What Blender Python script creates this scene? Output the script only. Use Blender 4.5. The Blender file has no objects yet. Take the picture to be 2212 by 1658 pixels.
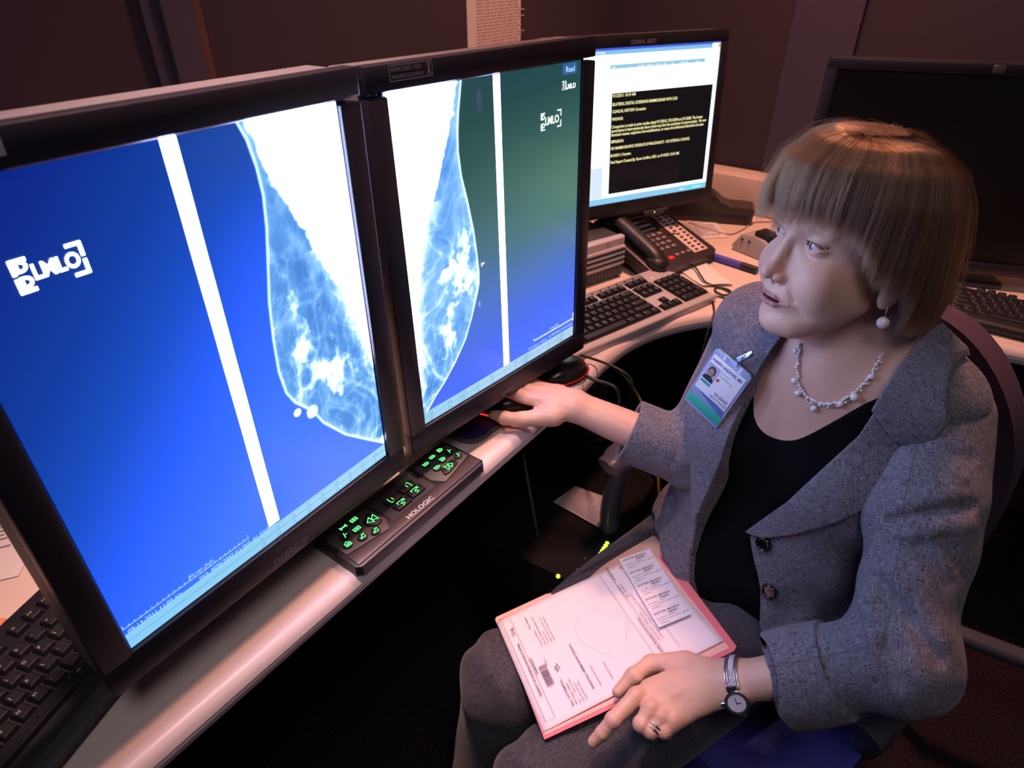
import bpy, bmesh, math, random
import numpy as np
from mathutils import Matrix, Vector
random.seed(7); rng = np.random.default_rng(7)
scene = bpy.context.scene; COL = scene.collection

# ---------------------------------------------------------------- camera, world, lights, exposure
cam_d = bpy.data.cameras.new('camera'); cam = bpy.data.objects.new('camera', cam_d); COL.objects.link(cam)
cam.matrix_world = Matrix.Translation((0, 0, 1.38)) @ Matrix.Rotation(math.pi/2-0.5855918, 4, 'X') @ Matrix.Rotation(0.00224, 4, 'Z')
cam_d.lens = 36*1406.6/2212; cam_d.sensor_width = 36; cam_d.clip_start = .02
cam_d.dof.use_dof = True; cam_d.dof.focus_distance = .84; cam_d.dof.aperture_fstop = 7
scene.camera = cam
scene.view_settings.view_transform = 'Standard'; scene.view_settings.look = 'None'
scene.view_settings.exposure = 0.0; scene.view_settings.gamma = 1.0
w = bpy.data.worlds.new('room_ambient'); scene.world = w; w.use_nodes = True
w.node_tree.nodes['Background'].inputs[0].default_value = (.33, .33, .5, 1)
w.node_tree.nodes['Background'].inputs[1].default_value = .03
def lamp(name, loc, target, power, color, size, spread=180):
    d = bpy.data.lights.new(name, 'AREA'); d.shape = 'DISK'; d.size = size; d.energy = power; d.color = color
    d.spread = math.radians(spread)
    o = bpy.data.objects.new(name, d); COL.objects.link(o); o.location = loc
    o.rotation_euler = (Vector(target)-Vector(loc)).to_track_quat('-Z', 'Y').to_euler(); return o
# warm ceiling downlight over the far desk, and a dim unseen fill light added behind the viewer
lamp('ceiling_downlight', (.46, 1.42, 2.55), (.52, 1.30, .74), 14, (1, .41, .28), .22, 110)
lamp('ceiling_downlight', (-.245, .64, 2.55), (-.235, .60, .74), 2.1, (1, .56, .50), .16, 36)
lamp('overhead_fill', (.1, -.35, 2.6), (.3, .6, .6), 3.6, (.95, .80, .90), .8, 110)

# ---------------------------------------------------------------- helpers
def mat(name, col, rough=.5, metal=0, spec=.5, emis=None, estr=0, bump=0, bscale=200, coat=0, var=0, vscale=30, alpha=1, trans=0):
    m = bpy.data.materials.new(name); m.use_nodes = True; nt = m.node_tree; b = nt.nodes['Principled BSDF']
    b.inputs['Base Color'].default_value = (*col, 1); b.inputs['Roughness'].default_value = rough
    b.inputs['Metallic'].default_value = metal; b.inputs['Specular IOR Level'].default_value = spec
    b.inputs['Coat Weight'].default_value = coat; b.inputs['Alpha'].default_value = alpha
    b.inputs['Transmission Weight'].default_value = trans
    if emis: b.inputs['Emission Color'].default_value = (*emis, 1); b.inputs['Emission Strength'].default_value = estr
    tc = nt.nodes.new('ShaderNodeTexCoord')
    if bump:
        n = nt.nodes.new('ShaderNodeTexNoise'); n.inputs['Scale'].default_value = bscale; n.inputs['Detail'].default_value = 4
        bp = nt.nodes.new('ShaderNodeBump'); bp.inputs['Strength'].default_value = bump; bp.inputs['Distance'].default_value = .001
        nt.links.new(tc.outputs['Object'], n.inputs['Vector'])
        nt.links.new(n.outputs['Fac'], bp.inputs['Height']); nt.links.new(bp.outputs['Normal'], b.inputs['Normal'])
    if var:
        n = nt.nodes.new('ShaderNodeTexNoise'); n.inputs['Scale'].default_value = vscale; n.inputs['Detail'].default_value = 3
        mp = nt.nodes.new('ShaderNodeMapRange'); mp.inputs['To Min'].default_value = 1-var; mp.inputs['To Max'].default_value = 1+var
        mx = nt.nodes.new('ShaderNodeVectorMath'); mx.operation = 'SCALE'; mx.inputs[0].default_value = col
        nt.links.new(tc.outputs['Object'], n.inputs['Vector'])
        nt.links.new(n.outputs['Fac'], mp.inputs['Value']); nt.links.new(mp.outputs[0], mx.inputs['Scale'])
        nt.links.new(mx.outputs[0], b.inputs['Base Color'])
    return m
def emit_mat(name, col, s):
    m = bpy.data.materials.new(name); m.use_nodes = True; nt = m.node_tree; nt.nodes.clear()
    e = nt.nodes.new('ShaderNodeEmission'); o = nt.nodes.new('ShaderNodeOutputMaterial')
    e.inputs[0].default_value = (*col, 1); e.inputs[1].default_value = s
    nt.links.new(e.outputs[0], o.inputs[0]); return m
def empty(name, loc=(0, 0, 0), rot=None, label=None, cat=None, group=None):
    o = bpy.data.objects.new(name, None); COL.objects.link(o); o.empty_display_size = .05
    o.matrix_world = Matrix.Translation(loc) @ (rot.to_4x4() if rot is not None else Matrix.Identity(4))
    return tag(o, label, cat, group)
def tag(o, label=None, cat=None, group=None, kind=None):
    if label: o['label'] = label
    if cat: o['category'] = cat
    if group: o['group'] = group
    if kind: o['kind'] = kind
    return o
def link(name, me, m=None, parent=None):
    o = bpy.data.objects.new(name, me); COL.objects.link(o)
    if m is not None:
        for q in (m if isinstance(m, (list, tuple)) else [m]): me.materials.append(q)
    if parent is not None: o.parent = parent
    return o
def smooth(me, ang=40):
    for p in me.polygons: p.use_smooth = True
    if ang < 180: me.set_sharp_from_angle(angle=math.radians(ang))
class MB:
    def __init__(s): s.bm = bmesh.new()
    def _add(s, verts, M):
        if M is not None: bmesh.ops.transform(s.bm, matrix=M, verts=verts)
    def box(s, c, size, r=0, seg=2, M=None, mi=0):
        g = bmesh.ops.create_cube(s.bm, size=1); v = g['verts']
        bmesh.ops.scale(s.bm, vec=size, verts=v); bmesh.ops.translate(s.bm, vec=c, verts=v)
        fs = set(f for q in v for f in q.link_faces)
        if r:
            es = list(set(e for q in v for e in q.link_edges))
            g = bmesh.ops.bevel(s.bm, geom=es, offset=min(r, min(size)*.49), segments=seg, affect='EDGES', profile=.5)
            v = list(set(q for f in g['faces'] for q in f.verts)|set(q for q in v if q.is_valid))
            # gather the whole island
            st = [v[0]]; seen = {v[0]}
            while st:
                a = st.pop()
                for e in a.link_edges:
                    b = e.other_vert(a)
                    if b not in seen: seen.add(b); st.append(b)
            v = list(seen); fs = set(f for q in v for f in q.link_faces)
        for f in fs: f.material_index = mi
        s._add(v, M); return s
    def cyl(s, a, b, r1, r2=None, n=24, caps=True, mi=0, M=None):
        a, b = Vector(a), Vector(b); r2 = r1 if r2 is None else r2
        g = bmesh.ops.create_cone(s.bm, cap_ends=caps, segments=n, radius1=r1, radius2=r2, depth=(b-a).length)
        v = g['verts']; T = Matrix.Translation((a+b)/2) @ (b-a).to_track_quat('Z', 'Y').to_matrix().to_4x4()
        bmesh.ops.transform(s.bm, matrix=T, verts=v)
        for f in set(f for q in v for f in q.link_faces): f.material_index = mi
        s._add(v, M); return s
    def ball(s, c, r, n=20, M=None, mi=0):
        g = bmesh.ops.create_uvsphere(s.bm, u_segments=n, v_segments=n//2+2, radius=1); v = g['verts']
        r = (r, r, r) if isinstance(r, (int, float)) else r
        bmesh.ops.scale(s.bm, vec=r, verts=v); bmesh.ops.translate(s.bm, vec=c, verts=v)
        for f in set(f for q in v for f in q.link_faces): f.material_index = mi
        s._add(v, M); return s
    def tube(s, pts, r, n=10, closed=False, caps=True, mi=0, flat=1.0):
        P = [Vector(p) for p in pts]; m = len(P); rr = r if hasattr(r, '__len__') else [r]*m
        rings = []; up = Vector((0, 0, 1)); prev = None
        for i, p in enumerate(P):
            d = (P[(i+1) % m]-P[i-1]) if (closed or 0 < i < m-1) else (P[1]-P[0] if i == 0 else P[-1]-P[-2])
            d.normalize()
            if prev is None: x = d.cross(up); x = d.cross(Vector((1, 0, 0))) if x.length < 1e-3 else x
            else: x = prev - d*prev.dot(d)
            x.normalize(); y = d.cross(x); prev = x
            rings.append([s.bm.verts.new(p + x*math.cos(2*math.pi*k/n)*rr[i] + y*math.sin(2*math.pi*k/n)*rr[i]*flat) for k in range(n)])
        for i in range(m if closed else m-1):
            a, b = rings[i], rings[(i+1) % m]
            for k in range(n):
                f = s.bm.faces.new((a[k], a[(k+1) % n], b[(k+1) % n], b[k])); f.material_index = mi
        if caps and not closed:
            s.bm.faces.new(rings[0][::-1]).material_index = mi; s.bm.faces.new(rings[-1]).material_index = mi
        return s
    def prism(s, poly, z0, z1, M=None, mi=0, r=0, seg=2):
        a = [s.bm.verts.new((x, y, z0)) for x, y in poly]; b = [s.bm.verts.new((x, y, z1)) for x, y in poly]
        n = len(poly); fs = [s.bm.faces.new(a[::-1]), s.bm.faces.new(b)]
        for i in range(n): fs.append(s.bm.faces.new((a[i], a[(i+1) % n], b[(i+1) % n], b[i])))
        for f in fs: f.material_index = mi
        v = a+b
        if r:
            es = list(set(e for e in fs[1].edges))
            g = bmesh.ops.bevel(s.bm, geom=es, offset=r, segments=seg, affect='EDGES', profile=.5)
            st = [v[0]] if v[0].is_valid else [g['verts'][0]]; seen = set(st)
            while st:
                q = st.pop()
                for e in q.link_edges:
                    o = e.other_vert(q)
                    if o not in seen: seen.add(o); st.append(o)
            v = list(seen)
            for f in set(f for q in v for f in q.link_faces): f.material_index = mi
        s._add(v, M); return s
    def quad(s, p, mi=0):
        f = s.bm.faces.new([s.bm.verts.new(q) for q in p]); f.material_index = mi; return s
    def build(s, name, m, parent=None, ang=40, sm=True):
        bmesh.ops.recalc_face_normals(s.bm, faces=s.bm.faces)
        me = bpy.data.meshes.new(name); s.bm.to_mesh(me); s.bm.free()
        o = link(name, me, m, parent)
        if sm: smooth(me, ang)
        return o
def text_mesh(s, size, align='LEFT', xs=1.0, ext=0, spacing=1.0, bold=0):
    c = bpy.data.curves.new('t', 'FONT'); c.body = s; c.size = size; c.align_x = align; c.extrude = ext; c.space_character = spacing
    c.resolution_u = 3; c.offset = bold
    o = bpy.data.objects.new('t', c); me = bpy.data.meshes.new_from_object(o)
    bpy.data.objects.remove(o); bpy.data.curves.remove(c)
    if xs != 1: me.transform(Matrix.Diagonal((xs, 1, 1, 1)))
    return me
class TX:   # several lines of writing gathered into one mesh (plane x right, y up)
    def __init__(s): s.bm = bmesh.new()
    def t(s, txt, x, y, size, rot=0, **k):
        me = text_mesh(txt, size, **k); me.transform(Matrix.Translation((x, y, 0)) @ Matrix.Rotation(rot, 4, 'Z'))
        s.bm.from_mesh(me); bpy.data.meshes.remove(me); return s
    def rect(s, x0, y0, x1, y1, rot=0):
        M = Matrix.Translation((x0, y0, 0)) @ Matrix.Rotation(rot, 4, 'Z')
        v = [s.bm.verts.new(M @ Vector(p)) for p in ((0, 0, 0), (x1-x0, 0, 0), (x1-x0, y1-y0, 0), (0, y1-y0, 0))]; s.bm.faces.new(v); return s
    def line(s, pts, w):
        for a, b in zip(pts[:-1], pts[1:]):
            a = Vector((*a, 0)); b = Vector((*b, 0)); d = (b-a).normalized(); n = Vector((-d.y, d.x, 0))*w/2; d = d*w*.4
            s.bm.faces.new([s.bm.verts.new(q) for q in (a-n-d, b-n+d, b+n+d, a+n-d)])
        return s
    def build(s, name, m, parent, M):
        me = bpy.data.meshes.new(name); s.bm.to_mesh(me); s.bm.free(); me.transform(M)
        return link(name, me, m, parent)
def interp(pts, n):    # Catmull-Rom through pts
    P = [np.array(p, float) for p in pts]; P = [2*P[0]-P[1]]+P+[2*P[-1]-P[-2]]; out = []
    m = len(P)-3
    for i in range(m):
        for k in range(n):
            t = k/n; a, b, c, d = P[i:i+4]
            out.append(.5*((2*b)+(c-a)*t+(2*a-5*b+4*c-d)*t*t+(3*b-a-3*c+d)*t**3))
    out.append(P[-2]); return out
RZ = lambda a: Matrix.Rotation(a, 3, 'Z'); RX = lambda a: Matrix.Rotation(a, 3, 'X'); RY = lambda a: Matrix.Rotation(a, 3, 'Y')

M_black = mat('black_plastic', (.018, .018, .024), .42, bump=.15, bscale=900)
M_bezel = mat('bezel_plastic', (.018, .017, .026), .38, bump=.2, bscale=1200)
M_house = mat('grey_housing', (.16, .155, .17), .5, bump=.15, bscale=900)
M_dark = mat('dark_grey_plastic', (.05, .05, .055), .5)
M_key = mat('key_black', (.014, .014, .017), .45)
M_keylab = mat('key_lettering', (.62, .62, .6), .6)
M_silver = mat('silver_plastic', (.56, .53, .56), .35, metal=.1)
M_desk = mat('desk_laminate', (.80, .68, .60), .45, var=.03, vscale=60)
M_edge = mat('desk_edge_vinyl', (.78, .70, .68), .34)
M_wall = mat('wall_fabric', (.052, .036, .056), .92, bump=.5, bscale=500, var=.12, vscale=3)
M_wall2 = mat('wall_fabric_mauve', (.07, .062, .11), .92, bump=.5, bscale=500)
M_trimd = mat('wall_trim_dark', (.05, .05, .09), .7)
M_trimr = mat('wall_trim_red', (.13, .055, .055), .8)
M_paper = mat('white_paper', (.8, .78, .76), .8)
M_ink = mat('printed_ink', (.03, .03, .04), .7)
M_inkg = mat('grey_ink', (.3, .28, .33), .8)

# ---------------------------------------------------------------- room
U = Vector((.585, .811, 0)); V = Vector((.811, -.585, 0)); NL = Vector((-.811, .585, 0)); NR = Vector((.585, .811, 0))
def carpet():
    m = bpy.data.materials.new('carpet'); m.use_nodes = True; nt = m.node_tree; b = nt.nodes['Principled BSDF']
    b.inputs['Roughness'].default_value = 1; b.inputs['Specular IOR Level'].default_value = .1
    tc = nt.nodes.new('ShaderNodeTexCoord'); n = nt.nodes.new('ShaderNodeTexNoise'); n.inputs['Scale'].default_value = 170; n.inputs['Detail'].default_value = 3
    r = nt.nodes.new('ShaderNodeValToRGB'); e = r.color_ramp.elements
    e[0].position = .38; e[0].color = (.012, .012, .02, 1); e[1].position = .62; e[1].color = (.045, .030, .024, 1)
    x = e.new(.5); x.color = (.018, .018, .026, 1); x = e.new(.57); x.color = (.035, .009, .010, 1)
    nt.links.new(tc.outputs['Object'], n.inputs['Vector']); nt.links.new(n.outputs['Fac'], r.inputs['Fac'])
    nt.links.new(r.outputs[0], b.inputs['Base Color'])
    bp = nt.nodes.new('ShaderNodeBump'); bp.inputs['Distance'].default_value = .006
    nt.links.new(n.outputs['Fac'], bp.inputs['Height']); nt.links.new(bp.outputs[0], b.inputs['Normal']); return m
mb = MB(); mb.box((.5, .8, -.05), (6.4, 6.4, .1)); tag(mb.build('floor', carpet(), sm=False), kind='structure')
corner = NL*1.10 + NR*2.02
def wallbox(name, a, dirv, out, length, z0, z1, th, m, **k):
    # a = start point on the room face, wall extends along dirv and outwards along out
    M = Matrix(((dirv.x, out.x, 0, a.x), (dirv.y, out.y, 0, a.y), (0, 0, 1, 0), (0, 0, 0, 1)))
    b = MB(); b.box((length/2, th/2, (z0+z1)/2), (length, th, z1-z0), M=M); o = b.build(name, m, sm=False); tag(o, kind='structure'); return o
wallbox('wall_left', corner + NL*0, -U, NL, 3.6, 0, 2.7, .1, M_wall)
wallbox('wall_back', corner - V*.1, V, NR, 3.6, 0, 2.7, .1, M_wall)
mb = MB(); mb.box((.5, .8, 2.75), (6.4, 6.4, .1)); tag(mb.build('ceiling', mat('ceiling_tile', (.3, .28, .28), .9), sm=False), kind='structure')
# recessed seam and posts on the left wall, mauve panel on the back wall
def onwall(base, s): return base + U*s
P0 = NL*1.10
sL = lambda x, y: Vector((x, y, 0)).dot(U)
s1 = sL(-.534, 1.12)
o = wallbox('trim_1', P0 + U*(s1-.022) - NL*.012, U, NL, .024, .74, 2.7, .012, M_trimd)
o = wallbox('trim_2', P0 + U*(s1+.004) - NL*.022, U, NL, .05, .74, 2.7, .022, M_wall2)
o = wallbox('trim_3', P0 + U*(s1+.056) - NL*.012, U, NL, .018, .74, 2.7, .012, M_trimr)
Q0 = NR*2.02
tR = lambda x, y: Vector((x, y, 0)).dot(V)
wallbox('trim_4', Q0 + V*tR(.73, 1.94) - NR*.02, V, NR, .165, .74, 2.7, .02, M_wall2)
# low ledge at the back of the desk
lg = MB(); Ml = Matrix(((V.x, NR.x, 0, 0), (V.y, NR.y, 0, 0), (0, 0, 1, 0), (0, 0, 0, 1)))
t0 = tR(*corner.xy)
lg.box(((t0+2.9)/2, 1.965, .79), (2.9-t0, .09, .105), r=.006, M=Ml); tag(lg.build('desk_upstand', M_desk), 'low beige upstand ledge along the back of the corner desk', 'ledge')

# ---------------------------------------------------------------- desk: one corner worktop with a bullnose edge
edge = [(-.72, -.21), (-.327, .34), (-.216, .494), (-.04, .738), (.085, .909), (.135, .978), (.172, 1.04), (.211, 1.092), (.252, 1.137), (.31, 1.181), (.379, 1.214), (.45, 1.233), (.53, 1.24), (.62, 1.232), (.72, 1.208), (.84, 1.16), (.99, 1.078), (2.2, .21)]
ep = [Vector((*p[:2], 0)) for p in interp(edge[1:-1], 5)]
ep = [Vector((*edge[0], 0))] + ep + [Vector((*edge[-1], 0))]
back = [Vector((2.2, .21, 0))+NR*(1.918-Vector((2.2, .21, 0)).dot(NR)), NL*1.08+NR*1.918, NL*1.08+NR*(Vector((-.72, -.21, 0)).dot(NR))]
desk = empty('corner_desk', (0, 0, 0), None, 'beige corner desk with curved bullnose front edge carrying all the screens', 'desk')
# inset the edge line by the band width for the laminate
nrm = []
for i, p in enumerate(ep):
    d = (ep[min(i+1, len(ep)-1)]-ep[max(i-1, 0)]).normalized(); nrm.append(Vector((-d.y, d.x, 0)))
inner = [p+n*.022 for p, n in zip(ep, nrm)]
mb = MB(); mb.prism([(p.x, p.y) for p in inner]+[(p.x, p.y) for p in back], .708, .7398); mb.build('worktop', M_desk, desk, sm=False)
prof = [(.0235, .7402), (.019, .7412), (.012, .741), (.006, .7385), (.002, .7335), (0, .727), (.0015, .7255), (.0015, .7235), (0, .722), (.001, .714), (.004, .709), (.010, .7065), (.022, .7065)]
bm = bmesh.new(); rows = [[bm.verts.new((p+n*a).to_tuple()[:2]+(z,)) for a, z in prof] for p, n in zip(ep, nrm)]
for a, b in zip(rows[:-1], rows[1:]):
    for k in range(len(prof)-1): bm.faces.new((a[k], b[k], b[k+1], a[k+1]))
me = bpy.data.meshes.new('edge_band'); bm.to_mesh(me); bm.free(); o = link('edge_band', me, M_edge, desk); smooth(me, 50)
for p in ((-.62, .55), (.14, 1.75), (1.35, 1.15), (.2, 1.28)):
    mb = MB(); mb.box((p[0], p[1], .354), (.05, .05, .708), r=.006); mb.build('leg', M_dark, desk)
mb = MB(); mb.tube([(.242, 1.128, .7415), (.215, 1.15, .7402), (.19, 1.165, .7402)], .0006, 5); mb.build('scratch', M_inkg, desk)
# modesty panel under the desk
mb = MB()
for s in (0,):
    M = Matrix(((U.x, NL.x, 0, 0), (U.y, NL.y, 0, 0), (0, 0, 1, 0), (0, 0, 0, 1)))
    mb.box((.9, 1.03, .42), (1.9, .02, .56), M=M); mb.build('modesty_panel', mat('panel_dark', (.06, .06, .09), .8), desk)
# ---------------------------------------------------------------- procedural screen pictures (vertex colours, computed here)
def vnoise(x, y, seed=0):
    xi = np.floor(x).astype(np.int64); yi = np.floor(y).astype(np.int64); fx = x-xi; fy = y-yi
    fx = fx*fx*(3-2*fx); fy = fy*fy*(3-2*fy)
    def h(a, b):
        n = (a*374761393 + b*668265263 + seed*1442695041) & 0xffffffff
        n = ((n ^ (n >> 13))*1274126177) & 0xffffffff; return ((n ^ (n >> 16)) & 0xffff)/65535.
    return (h(xi, yi)*(1-fx)+h(xi+1, yi)*fx)*(1-fy)+(h(xi, yi+1)*(1-fx)+h(xi+1, yi+1)*fx)*fy
def fbm(x, y, o=4, seed=0):
    s = 0; a = .5
    for i in range(o): s = s+a*vnoise(x*2**i, y*2**i, seed+i); a *= .5
    return s/(1-.5**o)
def ridge(x, y, o=3, seed=0):
    s = 0; a = 1; t = 0
    for i in range(o): s = s+a*(1-np.abs(2*vnoise(x*2**i, y*2**i, seed+i*7)-1))**3; t += a; a *= .6
    return s/t
def sstep(a, b, x): t = np.clip((x-a)/(b-a), 0, 1); return t*t*(3-2*t)
def polyx(P, v):   # boundary u as a function of v
    P = sorted(P, key=lambda q: q[1]); return np.interp(v, [q[1] for q in P], [q[0] for q in P])
def segd(u, v, P):  # distance to polyline, v scaled to screen metres ratio
    d = np.full(u.shape, 9.)
    for (a, b), (c, e) in zip(P[:-1], P[1:]):
        b2, e2 = b*1.2485, e*1.2485; vv = v*1.2485; L = (c-a)**2+(e2-b2)**2+1e-12
        t = np.clip(((u-a)*(c-a)+(vv-b2)*(e2-b2))/L, 0, 1); d = np.minimum(d, np.hypot(u-a-t*(c-a), vv-b2-t*(e2-b2)))
    return d
def screen_mesh(name, wd, ht, nu, nv, fn, m, parent, y=-.0005):
    u, v = np.meshgrid(np.linspace(0, 1, nu), np.linspace(0, 1, nv)); c = fn(u, v)
    co = np.stack([(u-.5)*wd, np.full_like(u, y), (.5-v)*ht], -1).reshape(-1, 3)
    idx = np.arange(nu*nv).reshape(nv, nu); q = np.stack([idx[1:, :-1], idx[1:, 1:], idx[:-1, 1:], idx[:-1, :-1]], -1).reshape(-1, 4)
    me = npmesh(name, co, q); a = me.color_attributes.new('picture', 'FLOAT_COLOR', 'POINT')
    a.data.foreach_set('color', np.concatenate([c, np.ones(c.shape[:2]+(1,))], -1).astype(np.float32).ravel())
    return link(name, me, m, parent)
def npmesh(name, co, q):
    me = bpy.data.meshes.new(name); co = np.ascontiguousarray(co, np.float32); q = np.ascontiguousarray(q, np.int32); k = q.shape[1]
    me.vertices.add(len(co)); me.vertices.foreach_set('co', co.ravel()); me.loops.add(q.size); me.loops.foreach_set('vertex_index', q.ravel())
    me.polygons.add(len(q)); me.polygons.foreach_set('loop_start', np.arange(len(q), dtype=np.int32)*k); me.update(calc_edges=True); me.validate()
    return me
def screen_mat(name, gloss=.12):
    m = bpy.data.materials.new(name); m.use_nodes = True; nt = m.node_tree; b = nt.nodes['Principled BSDF']
    at = nt.nodes.new('ShaderNodeAttribute'); at.attribute_name = 'picture'
    b.inputs['Base Color'].default_value = (.01, .01, .012, 1); b.inputs['Roughness'].default_value = gloss
    b.inputs['Specular IOR Level'].default_value = .25
    nt.links.new(at.outputs['Color'], b.inputs['Emission Color']); b.inputs['Emission Strength'].default_value = 1; return m
WH = np.array([12.5, 14.5, 25.])
def mix(c, t, col): return c*(1-t[..., None])+np.asarray(col, float)*t[..., None]
def mammo(u, v, skin, pec, gland, gmask, tissue, seed, side):
    # tissue brightness 0..1 inside the skin line
    warp = .012*(fbm(u*9, v*9, 3, seed)-.5)
    sk = polyx(skin, v)+warp*.2; ins = sstep(0, .004, side*(u-sk))
    vmax = max(p[1] for p in skin); ins = ins*(v < vmax)
    if side < 0: ins = ins*1.0
    T = .13+.25*(fbm(u*14, v*18, 4, seed+3)-.3)
    T += .46*ridge(u*11+2.5*fbm(u*6, v*6, 2, seed+5), v*9+2.5*fbm(u*6+9, v*6, 2, seed+6), 3, seed+9)**1.6*(.45+.9*sstep(.15, .8, v))
    T += .25*ridge(u*26, v*22+u*8, 3, seed+19)**2*sstep(.05, .5, v)
    g = np.zeros_like(u)
    for (a, b, rx, ry, ang) in gland:
        x = (u-a); y = (v-b)*1.2485; ca, sa = math.cos(ang), math.sin(ang); X = (x*ca+y*sa)/rx; Y = (-x*sa+y*ca)/ry
        g = np.maximum(g, 1.15-np.hypot(X, Y)*.8+2.0*(fbm(u*26, v*30, 5, seed+31)-.55)+1.1*(ridge(u*18, v*14, 3, seed+33)-.35))
    T += .62*sstep(.0, 1.1, g)+.5*sstep(.7, 1.5, g)
    edge = np.abs(u-sk)
    d = segd(u, v, skin); T += .55*np.exp(-(d/.0045)**2)+.12*np.exp(-(d/.02)**2)
    pd = side*(u-(polyx(pec, v)+.018*(fbm(u*20, v*30, 3, seed+41)-.5)+.01*(ridge(u*30, v*30, 2, seed+44)-.5)))
    pt = sstep(-.012, .012, pd); T = T*(1-pt)+1.6*pt
    T += .35*np.exp(-(np.minimum(pd, 0)/.03)**2)*(v > .3)
    return np.clip(T, 0, 1.6), ins, d
def tint(T):   # film grey level -> the bluish light of the panel
    stops = [0, .12, .3, .5, .75, 1.0, 1.6]
    cols = np.array([(.02, .07, .30), (.05, .17, .55), (.12, .36, .88), (.32, .66, 1.1), (.9, 1.25, 1.9), (3, 3.6, 4.5), WH])
    return np.stack([np.interp(T, stops, cols[:, k]) for k in range(3)], -1)
def pic_left(u, v):
    # viewing-angle and reflection gradient painted into the blue: deep left, brighter lower right
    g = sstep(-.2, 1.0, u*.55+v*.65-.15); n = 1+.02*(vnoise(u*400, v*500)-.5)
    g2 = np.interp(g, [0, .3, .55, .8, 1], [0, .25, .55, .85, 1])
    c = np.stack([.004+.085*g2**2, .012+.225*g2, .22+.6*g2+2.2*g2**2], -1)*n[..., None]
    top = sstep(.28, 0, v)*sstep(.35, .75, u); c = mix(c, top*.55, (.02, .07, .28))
    skin = [(.684, 0), (.700, .034), (.711, .09), (.713, .147), (.702, .214), (.684, .283), (.659, .375), (.645, .465), (.638, .55), (.646, .613), (.668, .652), (.70, .682), (.722, .70), (.755, .757), (.832, .835), (.928, .904), (1.005, .957)]
    pec = [(.707, 0), (.752, .124), (.833, .266), (.89, .376), (.935, .455), (.965, .545), (.985, .62), (1.02, .72), (1.1, .9)]
    gl = [(.735, .53, .028, .12, .05), (.78, .60, .05, .085, -.5), (.85, .64, .06, .07, .3), (.735, .64, .03, .06, 0), (.99, .95, .05, .03, .7)]
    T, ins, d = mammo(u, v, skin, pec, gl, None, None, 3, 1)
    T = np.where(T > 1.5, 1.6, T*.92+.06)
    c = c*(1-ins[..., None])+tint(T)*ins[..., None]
    c = mix(c, np.exp(-(d/.003)**2)*(v < .957), (.85, 1.5, 1.9))
    s0 = .482-.007*v; t = sstep(0, .003, u-s0)*sstep(0, .003, s0+.042-u)*(v < .951); c = mix(c, t, WH)
    c = mix(c, sstep(.016, .010, np.hypot(u-.669, (v-.683)*1.2485)), (2.2, 3.0, 3.6))
    c = mix(c, sstep(.027, .012, np.hypot(u-.722, (v-.705)*1.2485))*(u > .70), (1.6, 2.4, 3))
    for a, b in ((.926, .487), (.93, .493), (.921, .496)): c = mix(c, sstep(.005, .002, np.hypot(u-a, (v-b)*1.2485)), WH)
    tb = (v > .957+.0*u); bar = np.stack([.25+.12*u, .62+.08*u, .95+0*u], -1)*(1+.12*(vnoise(u*3, v*160, 4)-.5))[..., None]
    bar = bar*np.where(np.abs(v-.978) < .0012, .75, 1.)[..., None]
    c = np.where((tb & (u > 0))[..., None], bar, c)
    return c
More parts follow.
